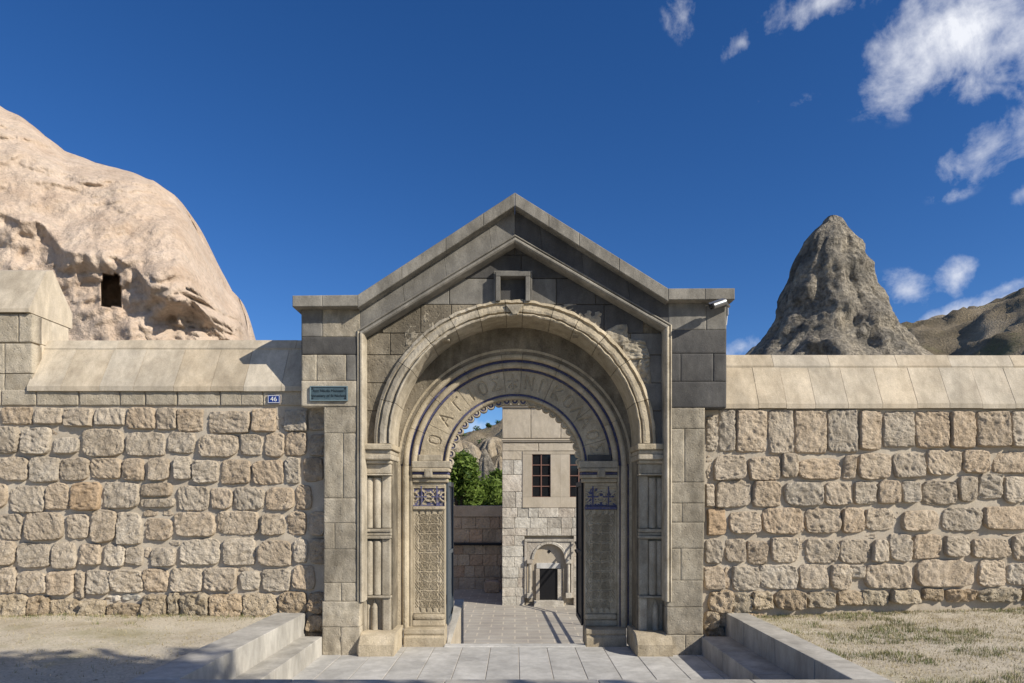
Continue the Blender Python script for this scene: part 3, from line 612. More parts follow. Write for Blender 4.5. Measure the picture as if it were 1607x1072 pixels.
# --- frame moulding: sweep along jamb, rake, rake, jamb
prof_m = [(0, .16), (0, -.012), (.012, -.022), (.020, -.012), (.022, .004), (.030, .004), (.032, -.020), (.045, -.034), (.060, -.034), (.074, -.016), (.080, .02), (.080, .16)]
path = [Vector((PX(560.5), PZ(944))), Vector((PX(560.5), PZ(519))), Vector((0, PZ(368.5))), Vector((PX(1054), PZ(510))), Vector((PX(1054), PZ(944)))]
def sweep(parent, name, path, prof, m):
    n = len(path); nrm = []
    for i in range(n - 1):
        d = (path[i + 1] - path[i]).normalized(); nrm.append(Vector((d.y, -d.x)))
    for i in range(n - 1):
        V = []
        for k, pt in ((i, path[i]), (i + 1, path[i + 1])):
            na = nrm[max(0, k - 1)]; nb = nrm[min(n - 2, k)]; bis = (na + nb); bis = bis * (2 / bis.length_squared)
            for (u, y) in prof: q = pt + bis * u; V.append((q.x, y, q.y))
        k = len(prof); Fc = [[a, (a + 1) % k, k + (a + 1) % k, k + a] for a in range(k)] + [list(range(k)), list(range(k, 2 * k))[::-1]]
        mk(name, V, fixn(V, Fc), m[i], parent)
sweep(gt, 'frame_molding', path, prof_m, ['pale', 'cornice', 'cornice', 'pale'])
# --- tympanum blocks: rectangles cut by the rakes and by the arch
def clip(poly, nx_, nz__, d):               # keep nx*x+nz*z <= d
    out = []
    for i in range(len(poly)):
        a, b_ = poly[i - 1], poly[i]; da = nx_ * a[0] + nz__ * a[1] - d; db = nx_ * b_[0] + nz__ * b_[1] - d
        if (da <= 0) != (db <= 0): t_ = da / (da - db); out.append((a[0] + (b_[0] - a[0]) * t_, a[1] + (b_[1] - a[1]) * t_))
        if db <= 0: out.append(b_)
    return out
courses = [374, 400, 437, 478, 523, 557, 601, 645, 700]
cutsL = {0: [808], 1: [808], 2: [700, 735, 775], 3: [600, 660, 708, 808], 4: [560, 612, 664, 720, 808], 5: [560, 640, 700], 6: [560, 632, 690], 7: [560, 612, 650]}
cutsR = {0: [808], 1: [808], 2: [834, 873, 930], 3: [808, 872, 948, 1010], 4: [808, 880, 946, 990, 1054], 5: [925, 985, 1054], 6: [940, 990, 1054], 7: [960, 1000, 1054]}
sl = (A1.y - L1.y) / (A1.x - L1.x); sr = (R1.y - A1.y) / (R1.x - A1.x)
tymp = []
for ci, (ya, yb) in enumerate(zip(courses, courses[1:])):
    cc = cutsL[ci] + [c for c in cutsR[ci] if c not in cutsL[ci]]
    if ci in (0, 1): cc = [620, 808 + (10 if ci else 0), 1000]
    if ci == 2: cc = [640, 705, 778, 832, 873, 935, 990]
    for c0, c1 in zip(cc, cc[1:]):
        if ci == 2 and c0 == 778: continue           # the little niche sits here
        if ci >= 5 and c0 < 808 < c1: continue
        x0, x1, z0, z1 = PX(c0, YT) + .003, PX(c1, YT) - .003, PZ(yb, YT) + .003, PZ(ya, YT) - .003
        pl = [(x0, z0), (x1, z0), (x1, z1), (x0, z1)]
        pl = clip(pl, -sl, 1, A1.y - .05); pl = clip(pl, -sr, 1, A1.y - .05) if pl else pl
        pl = clip(pl, -1, 0, 1.80) if pl else pl; pl = clip(pl, 1, 0, 1.78) if pl else pl
        if not pl: continue
        mx_, mz_ = sum(p[0] for p in pl) / len(pl), sum(p[1] for p in pl) / len(pl)
        # nearest point of the block to the arch centre decides the cutting tangent
        qx, qz = (max(x0, min(0, x1)), max(z0, min(CZ, z1))); an = math.atan2(max(mz_ - CZ, .02), mx_)
        for da in (-.22, 0, .22):
            ca_, sa_ = math.cos(an + da), math.sin(an + da)
            if da and abs(an + da - an) > 0 and not (abs(mx_ - 1.5 * ca_) < .45 and abs(mz_ - CZ - 1.5 * sa_) < .45): continue
            pl = clip(pl, -ca_, -sa_, -(1.46 + CZ * sa_)) if pl else pl
        if len(pl) < 3: continue
        ar = abs(sum(pl[i - 1][0] * pl[i][1] - pl[i][0] * pl[i - 1][1] for i in range(len(pl)))) / 2
        if ar < .004: continue
        m = 'dark' if (mx_ > .5 or ci < 2) and ci < 4 and mx_ > -.3 else ('grey' if ci < 3 else 'old')
        if mx_ > 1.2 and ci > 3: m = 'grey'
        prism(gt, 'tympanum_block', pl, YT + random.uniform(-.004, .004), .35, m, .006)
# solid core behind the tympanum, following arch and rakes
def core(y0, y1, zlow, zhigh, xa, xb, m, n=48):
    V = []; Fc = []
    for i in range(n + 1):
        x = xa + (xb - xa) * i / n; a, b_ = zlow(x), zhigh(x)
        V += [(x, y0, a), (x, y0, max(a, b_)), (x, y1, a), (x, y1, max(a, b_))]
    for i in range(n):
        p = 4 * i; q = p + 4
        Fc += [[p, q, q + 1, p + 1], [p + 2, p + 3, q + 3, q + 2], [p, p + 2, q + 2, q], [p + 1, q + 1, q + 3, p + 3]]
    Fc += [[0, 1, 3, 2], [4 * n, 4 * n + 2, 4 * n + 3, 4 * n + 1]]
    return mk('arch_core', V, fixn(V, Fc), m, gt)
rake_z = lambda x: (A0.y + (x - A0.x) * ((L0.y - A0.y) / (L0.x - A0.x)) if x < 0 else A0.y + x * ((R0.y - A0.y) / (R0.x))) - .01
core(.172, .78, lambda x: CZ + math.sqrt(max(0, 1.45 ** 2 - x * x)) if abs(x) < 1.45 else 2.40, rake_z, -1.765, 1.765, 'old', 64)
# --- outer archivolt: voussoirs with weathered mouldings
profA = [(RO, .22), (RO, .095), (1.585, .075), (1.575, .108), (1.555, .108), (1.548, .065), (1.50, .056), (1.475, .062), (1.470, .095), (1.455, .095), (1.450, .058), (1.440, .048), (RI + .003, .054), (RI, .066), (RI, .62), (1.50, .62)]
va = [-1.5, 17, 35, 49, 62, 73.5, 86.5, 94, 106, 118, 131, 146, 163, 181.5]
for i, (a, b_) in enumerate(zip(va, va[1:])):
    m = 'old' if a < 60 else ('pale' if b_ > 125 else 'old')
    rev(gt, 'voussoir', profA, CZ, a + .12, b_ - .12, max(4, int((b_ - a) / 1.1)), ['warm' if a < 100 else 'pale'], worn=.012 if 30 < a < 125 else .006, seed=i)
# broken rough stones over the right haunch and crown
for (x0, x1, y0, y1, pr) in [(903, 945, 492, 520, .05), (946, 985, 512, 545, .07), (978, 1016, 533, 562, .08), (1003, 1019, 560, 602, .05), (640, 668, 508, 540, .03), (668, 700, 495, 528, .03), (866, 905, 480, 500, .03)]:
    stone(gt, 'broken_stone', PX(x0 - 2, .13), PX(x1 + 2, .13), PZ(y1 + 2, .13), PZ(y0 - 2, .13), .155, .3, 'ashlar', prot=pr * .45, c=.10, amp=.016, jit=.32, seed=50, tool=.016, sharp=14, hf=1.6)
prism(gt, 'keystone_fragment', [(PX(793, .06), PZ(479, .06)), (PX(822, .06), PZ(478, .06)), (PX(812, .06), PZ(494, .06)), (PX(805, .06), PZ(495, .06))], .035, .2, 'ashlar', .008)
# little niche above the crown
nx0, nx1, nz0, nz1 = PX(778, YT), PX(832, YT), PZ(476, YT), PZ(430, YT)
fr = .045
fo = box(gt, 'niche_frame', nx0, nx1, .055, .22, nz1 - .055, nz1, 'grey', .008)
box(fo, 'frame_jamb', nx0, nx0 + .055, .055, .22, nz0, nz1 - .057, 'grey', .008); box(fo, 'frame_jamb', nx1 - .055, nx1, .055, .22, nz0, nz1 - .057, 'grey', .008)
box(fo, 'frame_bead', nx0 - .022, nx1 + .022, .10, .22, nz1 + .002, nz1 + .022, 'grey', .004)
for sx_ in (nx0 - .022, nx1 + .004): box(fo, 'frame_bead', sx_, sx_ + .018, .10, .22, nz0, nz1, 'grey', .004)
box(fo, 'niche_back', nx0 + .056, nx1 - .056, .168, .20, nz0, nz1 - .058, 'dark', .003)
# --- outer pilasters
def pilaster(s):
    def bx(n, a, b_, y0, z0, z1, m, ch=.01, par=gt, y1=.5): return box(par, n, s * a, s * b_, y0, y1, z0, z1, m, ch, .002)
    pm = 'pale'
    cp = bx('capital', 1.40, 1.80, .035, 2.338, 2.404, 'warm', .012, y1=.60)
    for (a, b_, y0, z0, z1) in [(1.425, 1.79, .075, 2.285, 2.336), (1.415, 1.79, .055, 2.222, 2.283), (1.435, 1.785, .105, 2.18, 2.22), (1.442, 1.78, .145, 2.065, 2.178), (1.435, 1.782, .135, 2.045, 2.063)]:
        box(cp, 'capital_molding', s * a, s * b_, y0, .60, z0, z1, pm, .014, .002)
    bx('shaft_back', 1.452, 1.79, .255, .20, 2.044, pm, 0)
    for (z0, z1) in ((1.425, 2.043), (.645, 1.31)):
        bx('shaft_fillet', 1.735, 1.79, .195, z0, z1, pm, .006); bx('shaft_fillet', 1.448, 1.555, .195, z0, z1, pm, .018)
        for xc in (1.700, 1.607): cyl(gt, 'half_column', (s * xc, .228, z0 + .01), (s * xc, .228, z1 - .03), .049, .049, pm, 18)
    for (z0, z1, y0) in ((1.385, 1.425, .165), (1.345, 1.383, .18), (1.31, 1.343, .16), (.618, .645, .165)): bx('shaft_ring', 1.44, 1.79, y0, z0, z1, pm, .01)
    bx('base_fillet', 1.735, 1.79, .19, .23, .617, pm, .006); bx('base_fillet', 1.448, 1.545, .19, .23, .617, pm, .018)
    c = cyl(gt, 'base_column', (s * 1.645, .245, .23), (s * 1.645, .245, .50), .040, .036, pm, 16)
    cyl(c, 'pointed_top', (s * 1.645, .245, .50), (s * 1.645, .245, .60), .038, .004, pm, 16)
    cyl(gt, 'base_column', (s * 1.72, .26, .23), (s * 1.72, .26, .54), .022, .022, pm, 12)
    # spreading plinth
    pl = [(-.10, 0), (-.10, .13), (-.02, .215), (.06, .24), (.55, .24), (.55, 0)]
    xa, xb = sorted((s * 1.36, s * 1.775)); prism(gt, 'plinth', pl, xa, xb, 'warm', .02, 'X')
pilaster(-1); pilaster(1)
# --- inner order
INNER0 = set(gt.children)
CI, LBo, LBi = 2.18, 1.175, .895
core(.506, .75, lambda x: CI + math.sqrt(max(0, 1.37 ** 2 - x * x)) if abs(x) < 1.37 else 2.2, lambda x: CZ + math.sqrt(max(0, 1.47 ** 2 - x * x)), -1.44, 1.44, 'old', 48)
pr1 = [(1.43, .74), (1.43, .50), (1.405, .50), (1.40, .545), (1.385, .545)] + half_round(1.385, 1.30, .545, -.0)[:0]
def roll(r0, r1, yb, bulge, n=6): return [(r0 + (r1 - r0) * (1 - math.cos(math.pi * i / n)) / 2, yb - bulge * math.sin(math.pi * i / n)) for i in range(n + 1)]
ra = roll(1.378, 1.304, .545, .045); rb = roll(1.276, 1.204, .565, .035)
prof_in = [(1.43, .74), (1.43, .50), (1.402, .50), (1.400, .545)] + ra + [(1.302, .572), (1.278, .572)] + rb + [(1.202, .60), (1.178, .60), (1.176, .585), (1.176, .74)]
mi_in = [0] * len(prof_in)
mi_in[3] = 1; mi_in[4 + 7 - 1] = 1; mi_in[4 + 7] = 1; mi_in[4 + 7 + 2 + 7 - 1] = 1; mi_in[4 + 7 + 2 + 7] = 1
aa = [0, 24, 47, 66, 86, 97, 118, 140, 160, 180]
for i, (a, b_) in enumerate(zip(aa, aa[1:])): rev(gt, 'inner_voussoir', prof_in, CI, a + .1, b_ - .1, max(5, int((b_ - a) / 1.5)), ['warm', 'blue'], mi_in, worn=.003, seed=20 + i)
prof_f = [(.897, .74), (.897, .60), (.895, .61), (.870, .61)] + roll(.868, .822, .60, .03) + [(.818, .62), (.818, .74)]
mi_f = [0] * len(prof_f); mi_f[1] = 1; mi_f[2] = 1; mi_f[3] = 1
for i, (a, b_) in enumerate(zip(aa, aa[1:])): rev(gt, 'inner_fillet', prof_f, CI, a + .1, b_ - .1, max(5, int((b_ - a) / 1.5)), ['warm', 'blue'], mi_f, worn=.002, seed=40 + i)
for a, b_ in ((0, 90), (90, 180)): rev(gt, 'arch_backing', [(1.435, .745), (1.435, .80), (.822, .80), (.822, .745)], CI, a, b_, 40, ['warm'])
# scalloped edge
ns = 25
for i in range(ns):
    a = R(180 * (i + .5) / ns); rr_ = .812; xc, zc = rr_ * math.cos(a), CI + rr_ * math.sin(a); n = 14; V = []; Fc = []
    rings = [(.70, .052), (.618, .052), (.610, .044), (.610, .036), (.620, .032), (.620, .016), (.610, .010)]
    for (y, r_) in rings:
        for k in range(n): t_ = 2 * math.pi * k / n; V.append((xc + r_ * math.cos(t_), y, zc + r_ * math.sin(t_)))
    for q in range(len(rings) - 1):
        for k in range(n): Fc.append([q * n + k, q * n + (k + 1) % n, (q + 1) * n + (k + 1) % n, (q + 1) * n + k])
    Fc.append(list(range(n))); Fc.append([(len(rings) - 1) * n + k for k in range(n)])
    idx = [0] * n * 3 + [1] * n * 2 + [0] * n + [0, 0]
    mk('scallop', V, fixn(V, Fc), ['pale' if i > 14 else 'warm', 'blue'], gt, midx=idx if i > 10 else None)
# --- the lettered band: incised Greek capitals
G = {'O': [[(.08, .2), (.08, .8), (.28, 1), (.52, 1), (.72, .8), (.72, .2), (.52, 0), (.28, 0), (.08, .2)]], 'A': [[(0, 0), (.4, 1), (.8, 0)], [(.17, .38), (.63, .38)]],
     'G': [[(.15, 0), (.15, 1), (.7, 1)]], 'I': [[(.4, 0), (.4, 1)]], 'S': [[(.72, 1), (.1, 1), (.5, .5), (.1, 0), (.74, 0)]], 'N': [[(.08, 0), (.08, 1), (.72, 0), (.72, 1)]],
     'K': [[(.1, 0), (.1, 1)], [(.7, 1), (.12, .48), (.72, 0)]], 'L': [[(0, 0), (.4, 1), (.8, 0)]], '+': [[(.4, -.05), (.4, 1.05)], [(.0, .6), (.8, .6)], [(.1, .1), (.25, .25)], [(.7, .1), (.55, .25)]]}
txt = [('O', 162), ('A', 146), ('G', 132.5), ('I', 121.5), ('O', 112.5), ('S', 103.5), ('+', 91.5), ('N', 80), ('I', 72), ('K', 60), ('O', 50), ('L', 41), ('A', 32.5), ('O', 21.5), ('S', 12)]
segs = []
LH, r0l = .150, .968
for ch, ang in txt:
    a = R(ang); ux, uz = math.sin(a), -math.cos(a); rx, rz = math.cos(a), math.sin(a)
    for st in G[ch]:
        pts = [((r0l + q * LH) * rx + (p - .4) * LH * .92 * ux, (r0l + q * LH) * rz + (p - .4) * LH * .92 * uz) for p, q in st]
        segs += list(zip(pts, pts[1:]))
SA = np.array([s[0] for s in segs]); SB = np.array([s[1] for s in segs])
def letter_panel(a0, a1, m):
    na = max(6, int((a1 - a0) * math.pi / 180 * 1.03 / .0062)); nr = 46; V = []; Fc = []
    AA = np.radians(np.linspace(a0, a1, na + 1)); RR = np.linspace(LBi, LBo, nr + 1)
    gx = np.outer(np.cos(AA), RR).ravel(); gzz = np.outer(np.sin(AA), RR).ravel(); dmin = np.full(gx.shape, 9.)
    for a_, b_ in zip(SA, SB):
        d = b_ - a_; L2 = (d * d).sum(); t_ = np.clip(((gx - a_[0]) * d[0] + (gzz - a_[1]) * d[1]) / L2, 0, 1)
        dmin = np.minimum(dmin, np.hypot(gx - a_[0] - t_ * d[0], gzz - a_[1] - t_ * d[1]))
    dep = np.clip((.0125 - dmin) / .005, 0, 1) * .014
    edge = np.tile(np.minimum(np.arange(nr + 1), nr - np.arange(nr + 1)), na + 1)
    for x, z, d in zip(gx, gzz, dep): V.append((x, .60 + d + .003 * fbm((x, 1, z), 18, 3), CI + z))
    w_ = nr + 1
    for i in range(na):
        for j in range(nr): Fc.append([i * w_ + j, i * w_ + j + 1, (i + 1) * w_ + j + 1, (i + 1) * w_ + j])
    n0 = len(V); rim = [j for j in range(nr)] + [i * w_ + nr for i in range(na)] + [na * w_ + j for j in range(nr, 0, -1)] + [i * w_ for i in range(na, 0, -1)]
    V += [(V[r_][0], .74, V[r_][2]) for r_ in rim]; n = len(rim)
    Fc += [[rim[(q + 1) % n], rim[q], n0 + q, n0 + (q + 1) % n] for q in range(n)]
    mk('lettered_panel', V, Fc, m, gt)
for a, b_ in zip([0, 16.5, 37, 66, 86, 97, 127, 154, 180], [16.5, 37, 66, 86, 97, 127, 154, 180]): letter_panel(a + .12, b_ - .12, 'warm')
# --- inner jambs: colonette, carved pilaster, capital, plinth
def swirl(x, z):                            # arabesque: two columns of scrolls with leaf fans at the sides
    u = x; p = .118; cx_ = .061; d = 0
    row = math.floor(z / p); zc = (row + .5) * p
    for sx_ in (-1, 1):
        dx, dz = u - sx_ * cx_, z - zc; r_ = math.hypot(dx, dz); th = math.atan2(dz, dx * sx_)
        sp = (r_ - .012 - .0065 * ((th + math.pi) % (2 * math.pi))) / .016
        if r_ < .057 and abs(sp - round(sp)) < .30: d = max(d, .012)
    if abs(abs(u) - .006) < .004 or abs(abs(u) - .122) < .006 and (z / p) % 1 < .8: d = max(d, .011)
    q = (abs(u) - .125)
    if q > 0:
        k = ((z / (2 * p)) % 1) - .5; w_ = abs(q * (-1.0) + .075 - abs(k) * .16)
        if w_ < .008 or abs(w_ - .028) < .007: d = max(d, .011)
        elif w_ > .04: d = 0
    if abs(dz_edge(z, p)) < .006 and abs(u) < .13: d = max(d, .010)
    return d
def dz_edge(z, p): return (z + p / 2) % p - p / 2
def jamb(s):
    xm = s * 1.059
    # roll that carries the outermost ring to the floor
    pts = [(1.43, .74), (1.43, .50), (1.402, .50), (1.400, .545)] + roll(1.383, 1.300, .545, .045) + [(1.297, .57), (1.287, .57), (1.285, .55), (1.262, .55), (1.260, .60), (1.26, .74)]
    k = len(pts); V = [(s * r_, y, z) for z in (.19, CI) for (r_, y) in pts]
    Fc = [[i, (i + 1) % k, k + (i + 1) % k, k + i] for i in range(k)] + [list(range(k)), list(range(k, 2 * k))]
    idx = [0] * (k + 2); idx[3] = 1; idx[4 + 6] = 1; idx[4 + 7] = 1
    mk('colonette', V, Fc, ['warm', 'blue' if s > 0 else 'warm'], gt, midx=idx)
    xa, xb = sorted((s * .866, s * 1.257))
    box(gt, 'jamb_core', xa, xb, .64, .75, 0, 2.17, 'warm', 0)
    hfield(gt, 'carved_panel', xa, xb, .362, 1.640, .58, lambda x, z: swirl(x - xm, z - .362 - .05) if .43 < z < 1.585 and abs(x - xm) < .178 else (.014 if (abs(x - xm) < .178 and .375 < z < 1.63 and abs(((x - xm) * 13 + (z if z < 1 else -z) * 2.4) % 1 - .5) < .16) else 0), ['warm'], .0062, .06)
    def cr(x, z):
        u, v = x - xm, z - 1.80; d = .018
        r1 = min(math.hypot(u - .10, v - .01), math.hypot(u + .10, v - .01))
        if abs(u - .095) < .009 or abs(u + .095) < .009 or abs(v) < .009: d = 0
        if abs(math.hypot(u, v) - .055) < .009 or abs(math.hypot(abs(u) - .19, v) - .055) < .009: d = 0
        if abs(abs(u) - abs(v) * .8 - .02) < .007: d = .002
        if abs(u) > .187 or abs(v) > .108: d = 0
        return d
    hfield(gt, 'cross_panel', xa, xb, 1.686, 1.930, .575, cr, ['warm', 'blue'], .0062, .06,
           lambda x, z: (abs(abs(x - xm) - .095) < .010 or (abs(z - 1.80) < .010 and abs(abs(x - xm) - .095) < .07)) or abs(z - 1.694) < .007 or (cr(x, z) > .012 and fbm((x, 5, z), 22, 3) > (-.05 if s < 0 else .22)))
    box(gt, 'panel_molding', xa - .0, xb, .555, .66, 1.644, 1.683, 'blue' if s > 0 else 'warm', .01)
    box(gt, 'panel_molding', xa, xb, .575, .66, 1.933, 1.975, 'warm', .008)
    box(gt, 'base_molding', xa, xb, .545, .66, .285, .358, 'warm', .03); box(gt, 'base_molding', xa, xb, .56, .66, .21, .283, 'warm', .008)
    cp = box(gt, 'capital', s * .785, s * 1.262, .515, .75, 2.155, 2.24, 'pale', .010)
    for (a, b_, y0, z0, z1, m) in [(.80, 1.262, .50, 2.107, 2.152, 'warm'), (.815, 1.26, .535, 2.073, 2.105, 'blue'), (.81, 1.262, .515, 2.030, 2.071, 'warm'), (.83, 1.258, .545, 1.978, 2.028, 'warm')]:
        box(cp, 'capital_molding', s * a, s * b_, y0, .75, z0, z1, m, .014)
    box(cp, 'capital_boss', xm - .05, xm + .05, .492, .55, 2.035, 2.15, 'pale', .02)
    box(gt, 'impost', s * .90, s * 1.19, .56, .75, 2.242, 2.32, 'pale' if s < 0 else 'dark', .01)
    pl = [(.37, -.02), (.37, .10), (.40, .125), (.385, .15), (.385, .195), (.42, .205), (.74, .205), (.74, -.02)]
    x0, x1 = sorted((s * .852, s * 1.345)); prism(gt, 'jamb_plinth', pl, x0, x1, 'warm', .012, 'X')
    # grey steel leaf folded back into the yard
    lf = box(gt, 'gate_leaf', s * .858, s * .888, .76, 1.52, .18, 2.0, 'steel' if s < 0 else 'steel_dark', .004)  # right leaf gets a darker steel in place of its shade
    for (a, b_, c_, d_) in [(.76, .82, .18, 2.0), (1.46, 1.52, .18, 2.0), (.82, 1.46, 1.94, 2.0), (.82, 1.46, .18, .24), (.82, 1.46, 1.06, 1.11)]: box(lf, 'leaf_frame', s * .838, s * .8575, a, b_, c_, d_, 'steel' if s < 0 else 'steel_dark', .003)
    for zh in (.45, 1.75): cyl(lf, 'hinge', (s * .868, .752, zh), (s * .868, .752, zh + .12), .014, .014, 'steel_dark', 10)
jamb(-1); jamb(1)
for o in gt.children:
    if o not in INNER0: o.location.y += .08
box(gt, 'threshold', -.85, .85, .40, .56, -.08, .012, 'paving', .01)

# ================================================================== SIGNS AND CAMERA
t = thing('name_plaque', 'dark blue-green plaque with two lines of writing on the gate', 'plaque', P(517, 618, -.02))
y_ = -.019; x0, x1, z0, z1 = PX(487.5), PX(546.5), PZ(630), PZ(606.5)
box(t, 'plate', x0, x1, y_ - .010, y_ + .010, z0, z1, 'plaque', .003)
for (a, b_, c_, d_) in [(x0, x1, z1 - .012, z1), (x0, x1, z0, z0 + .012), (x0, x0 + .012, z0 + .0125, z1 - .0125), (x1 - .012, x1, z0 + .0125, z1 - .0125)]: box(t, 'rim', a, b_, y_ - .018, y_ - .0105, c_, d_, 'plaque_rim', .002)
text_mesh(t, 'lettering', 'Aziz Nikola Manastırı', .042, (x0 + x1) / 2, y_ - .0125, (z0 + z1) / 2 + .030, 'plaque_ink', .0008)
text_mesh(t, 'lettering', 'Monastery of St Nicholas', .042, (x0 + x1) / 2, y_ - .0125, (z0 + z1) / 2 - .026, 'plaque_ink', .0008)
for sx_ in (x0 + .03, x1 - .03):
    for sz_ in (z0 + .03, z1 - .03): prism(t, 'corner_ornament', [(sx_ - .012, sz_), (sx_, sz_ - .012), (sx_ + .012, sz_), (sx_, sz_ + .012)], y_ - .0135, y_ - .0105, 'plaque_ink', .001)
t = thing('number_plate', 'small blue enamel plate with white 46 on the wall', 'house number', P(431, 627, .195))
x0, x1, z0, z1 = PX(421.5, .19), PX(440.5, .19), PZ(633.5, .19), PZ(620.5, .19); y_ = .160
box(t, 'plate', x0, x1, y_, y_ + .014, z0, z1, 'enamel', .002)
for (a, b_, c_, d_) in [(x0 + .004, x1 - .004, z1 - .010, z1 - .005), (x0 + .004, x1 - .004, z0 + .005, z0 + .010), (x0 + .004, x0 + .009, z0 + .0105, z1 - .0105), (x1 - .009, x1 - .004, z0 + .0105, z1 - .0105)]: box(t, 'border', a, b_, y_ - .0012, y_ - .0002, c_, d_, 'white', 0)
text_mesh(t, 'numerals', '46', .078, (x0 + x1) / 2, y_ - .0012, (z0 + z1) / 2 - .001, 'white', .0006)
t = thing('security_camera', 'silver bullet security camera under the end of the gate cornice', 'camera', (2.36, -.12, 3.95))
b0_ = Vector((2.335, -.165, 3.965)); dr = Vector((-.88, -.30, -.36)).normalized(); b1_ = b0_ + dr * .17
bd = cyl(t, 'body', b0_, b1_, .038, .038, 'silver', 20)
cyl(bd, 'lens_ring', b1_ + dr * .0005, b1_ + dr * .022, .037, .034, 'black', 20); cyl(bd, 'lens', b1_ + dr * .0225, b1_ + dr * .028, .022, .02, 'glass', 16)
up_ = Vector((0, 0, 1)) - dr * dr.z; up_.normalize(); sd_ = dr.cross(up_)
V = []
for q in (b0_ + dr * .03, b1_ + dr * .06):
    for (a, b_) in [(-.043, .022), (-.025, .043), (.025, .043), (.043, .022), (.040, .022), (.023, .040), (-.023, .040), (-.040, .022)]: V.append(tuple(q + sd_ * a + up_ * b_))
Fc = [[i, (i + 1) % 8, 8 + (i + 1) % 8, 8 + i] for i in range(8)] + [[0, 7, 6, 1], [1, 6, 5, 2], [2, 5, 4, 3], [8, 9, 14, 15], [9, 10, 13, 14], [10, 11, 12, 13]]
mk('sun_hood', V, fixn(V, Fc), 'silver', bd)
cyl(t, 'bracket_arm', b0_ - dr * .002, (2.425, -.03, 3.95), .016, .016, 'silver', 10); box(t, 'wall_plate', 2.407, 2.43, -.004, .09, 3.86, 4.0, 'silver', .004)
cyl(t, 'cable', (2.424, .03, 3.862), (2.420, .05, 3.76), .006, .006, 'white', 8)

# ================================================================== ROCKS
def interp(pts, x):
    if x <= pts[0][0]: return pts[0][1]
    for (a, b_), (c_, d_) in zip(pts, pts[1:]):
        if x <= c_: return b_ + (d_ - b_) * (x - a) / (c_ - a)
    return pts[-1][1]
def outcrop():
    YR_ = 7.2; sc = (D + YR_) / F
    sil = [(-420, 60), (-260, 85), (-120, 120), (0, 166), (40, 188), (70, 212), (100, 236), (150, 255), (200, 268), (240, 283), (275, 307), (292, 330), (312, 370), (335, 410), (355, 447), (374, 468), (384, 495), (391, 530), (396, 570), (402, 660)]
    lip = [(-420, 300), (-100, 330), (0, 335), (60, 352), (100, 392), (180, 402), (215, 425), (240, 462), (300, 470), (335, 505), (380, 560), (420, 600)]
    nu, nv = 320, 210; V = []; Fc = []
    for i in range(nu + 1):
        px = -420 + (402 + 420) * i / nu; top = interp(sil, px) + 2.0 * noise.noise(Vector((px * .05, 0, 0))) ; lp = interp(lip, px) + 12 * noise.noise(Vector((px * .02, 4, 0)))
        edge = max(0, min(1, (402 - px) / 120)); dep = 1.0 + 3.8 * math.sqrt(edge)
        for j in range(nv + 1):
            t_ = j / nv
            if t_ <= .8:                           # front, from the foot to the crest
                v = t_ / .8; py = 740 + (top - 740) * (1 - (1 - v) ** 1.25)
                h = (740 - py) / (740 - top)
                bul = dep * math.sqrt(max(0, 1 - max(0, (h - .25) / .75) ** 2.4))
                Y = YR_ + 4.6 - bul
                q = (py - lp) / 34                  # below the lip the rock is hollowed out
                if q > 0: Y += (.50 + .75 * max(0, min(1, (px - 205) / 60))) * edge * (1 - math.exp(-q * 1.6)) * (1 if q < 4 else max(.15, 1 - (q - 4) * .12))
                cvx, cvy = (px - 174) / 16, (py - 456) / 25
                if abs(cvx) + max(0, -cvy) * .25 < 1 and abs(cvy) < 1: Y += 1.6
                Y0_ = min(Y, YR_ + 4.6); xw, zw = (px - 808) * (D + Y0_) / F, H + (790 - py) * (D + Y0_) / F
                Y += .42 * fbm((xw, Y * .5, zw), .5, 6) + .09 * fbm((xw, 3, zw), 2.4, 5) * (1.0 if q < 0 else .8) - .16 * abs(noise.noise(Vector((xw * .7 + zw * .9, 1, zw * 1.8 - xw * .8)))) + .12 * (1 - abs(noise.noise(Vector((xw * .45 + zw * .5, 8, zw * .9 - xw * .3))))) ** 6 + .035 * abs(fbm((xw, 11, zw), 6.0, 3))
                if px > 225 and q > -.6: Y += (.42 * fbm((xw * 1.0, 9, zw * 1.6), 1.6, 6) + .38 * abs(noise.noise(Vector((xw * 1.5 + zw * .8, 2, zw * 2.6 - xw * .6))))) * min(1, (px - 225) / 60)
                if 0 < q < 2.5: Y += .16 * fbm((xw, 21, zw), 1.7, 5)
                xw, zw = (px - 808) * (D + Y) / F, H + (790 - py) * (D + Y) / F
            else:
                v = (t_ - .8) / .2; s2 = (D + YR_ + 4.6) / F; xw, zw = (px - 808) * s2, H + (790 - top) * s2 - v * v * 6 - .1 * v; Y = YR_ + 4.6 + dep * 1.2 * v
            V.append((xw, Y, zw))
    m = nv + 1
    for i in range(nu):
        for j in range(nv): Fc.append([i * m + j, (i + 1) * m + j, (i + 1) * m + j + 1, i * m + j + 1])
    # close the right-hand end
    Fc.append([nu * m + j for j in range(nv + 1)])
    o = mk('rock_outcrop', V, Fc, 'rock', smooth=True)
    tag(o, 'huge pinkish tuff rock with a small cut window, rising behind the wall', 'rock')
    for p_ in o.data.polygons:
        if len(p_.vertices) > 4: p_.use_smooth = False
outcrop()
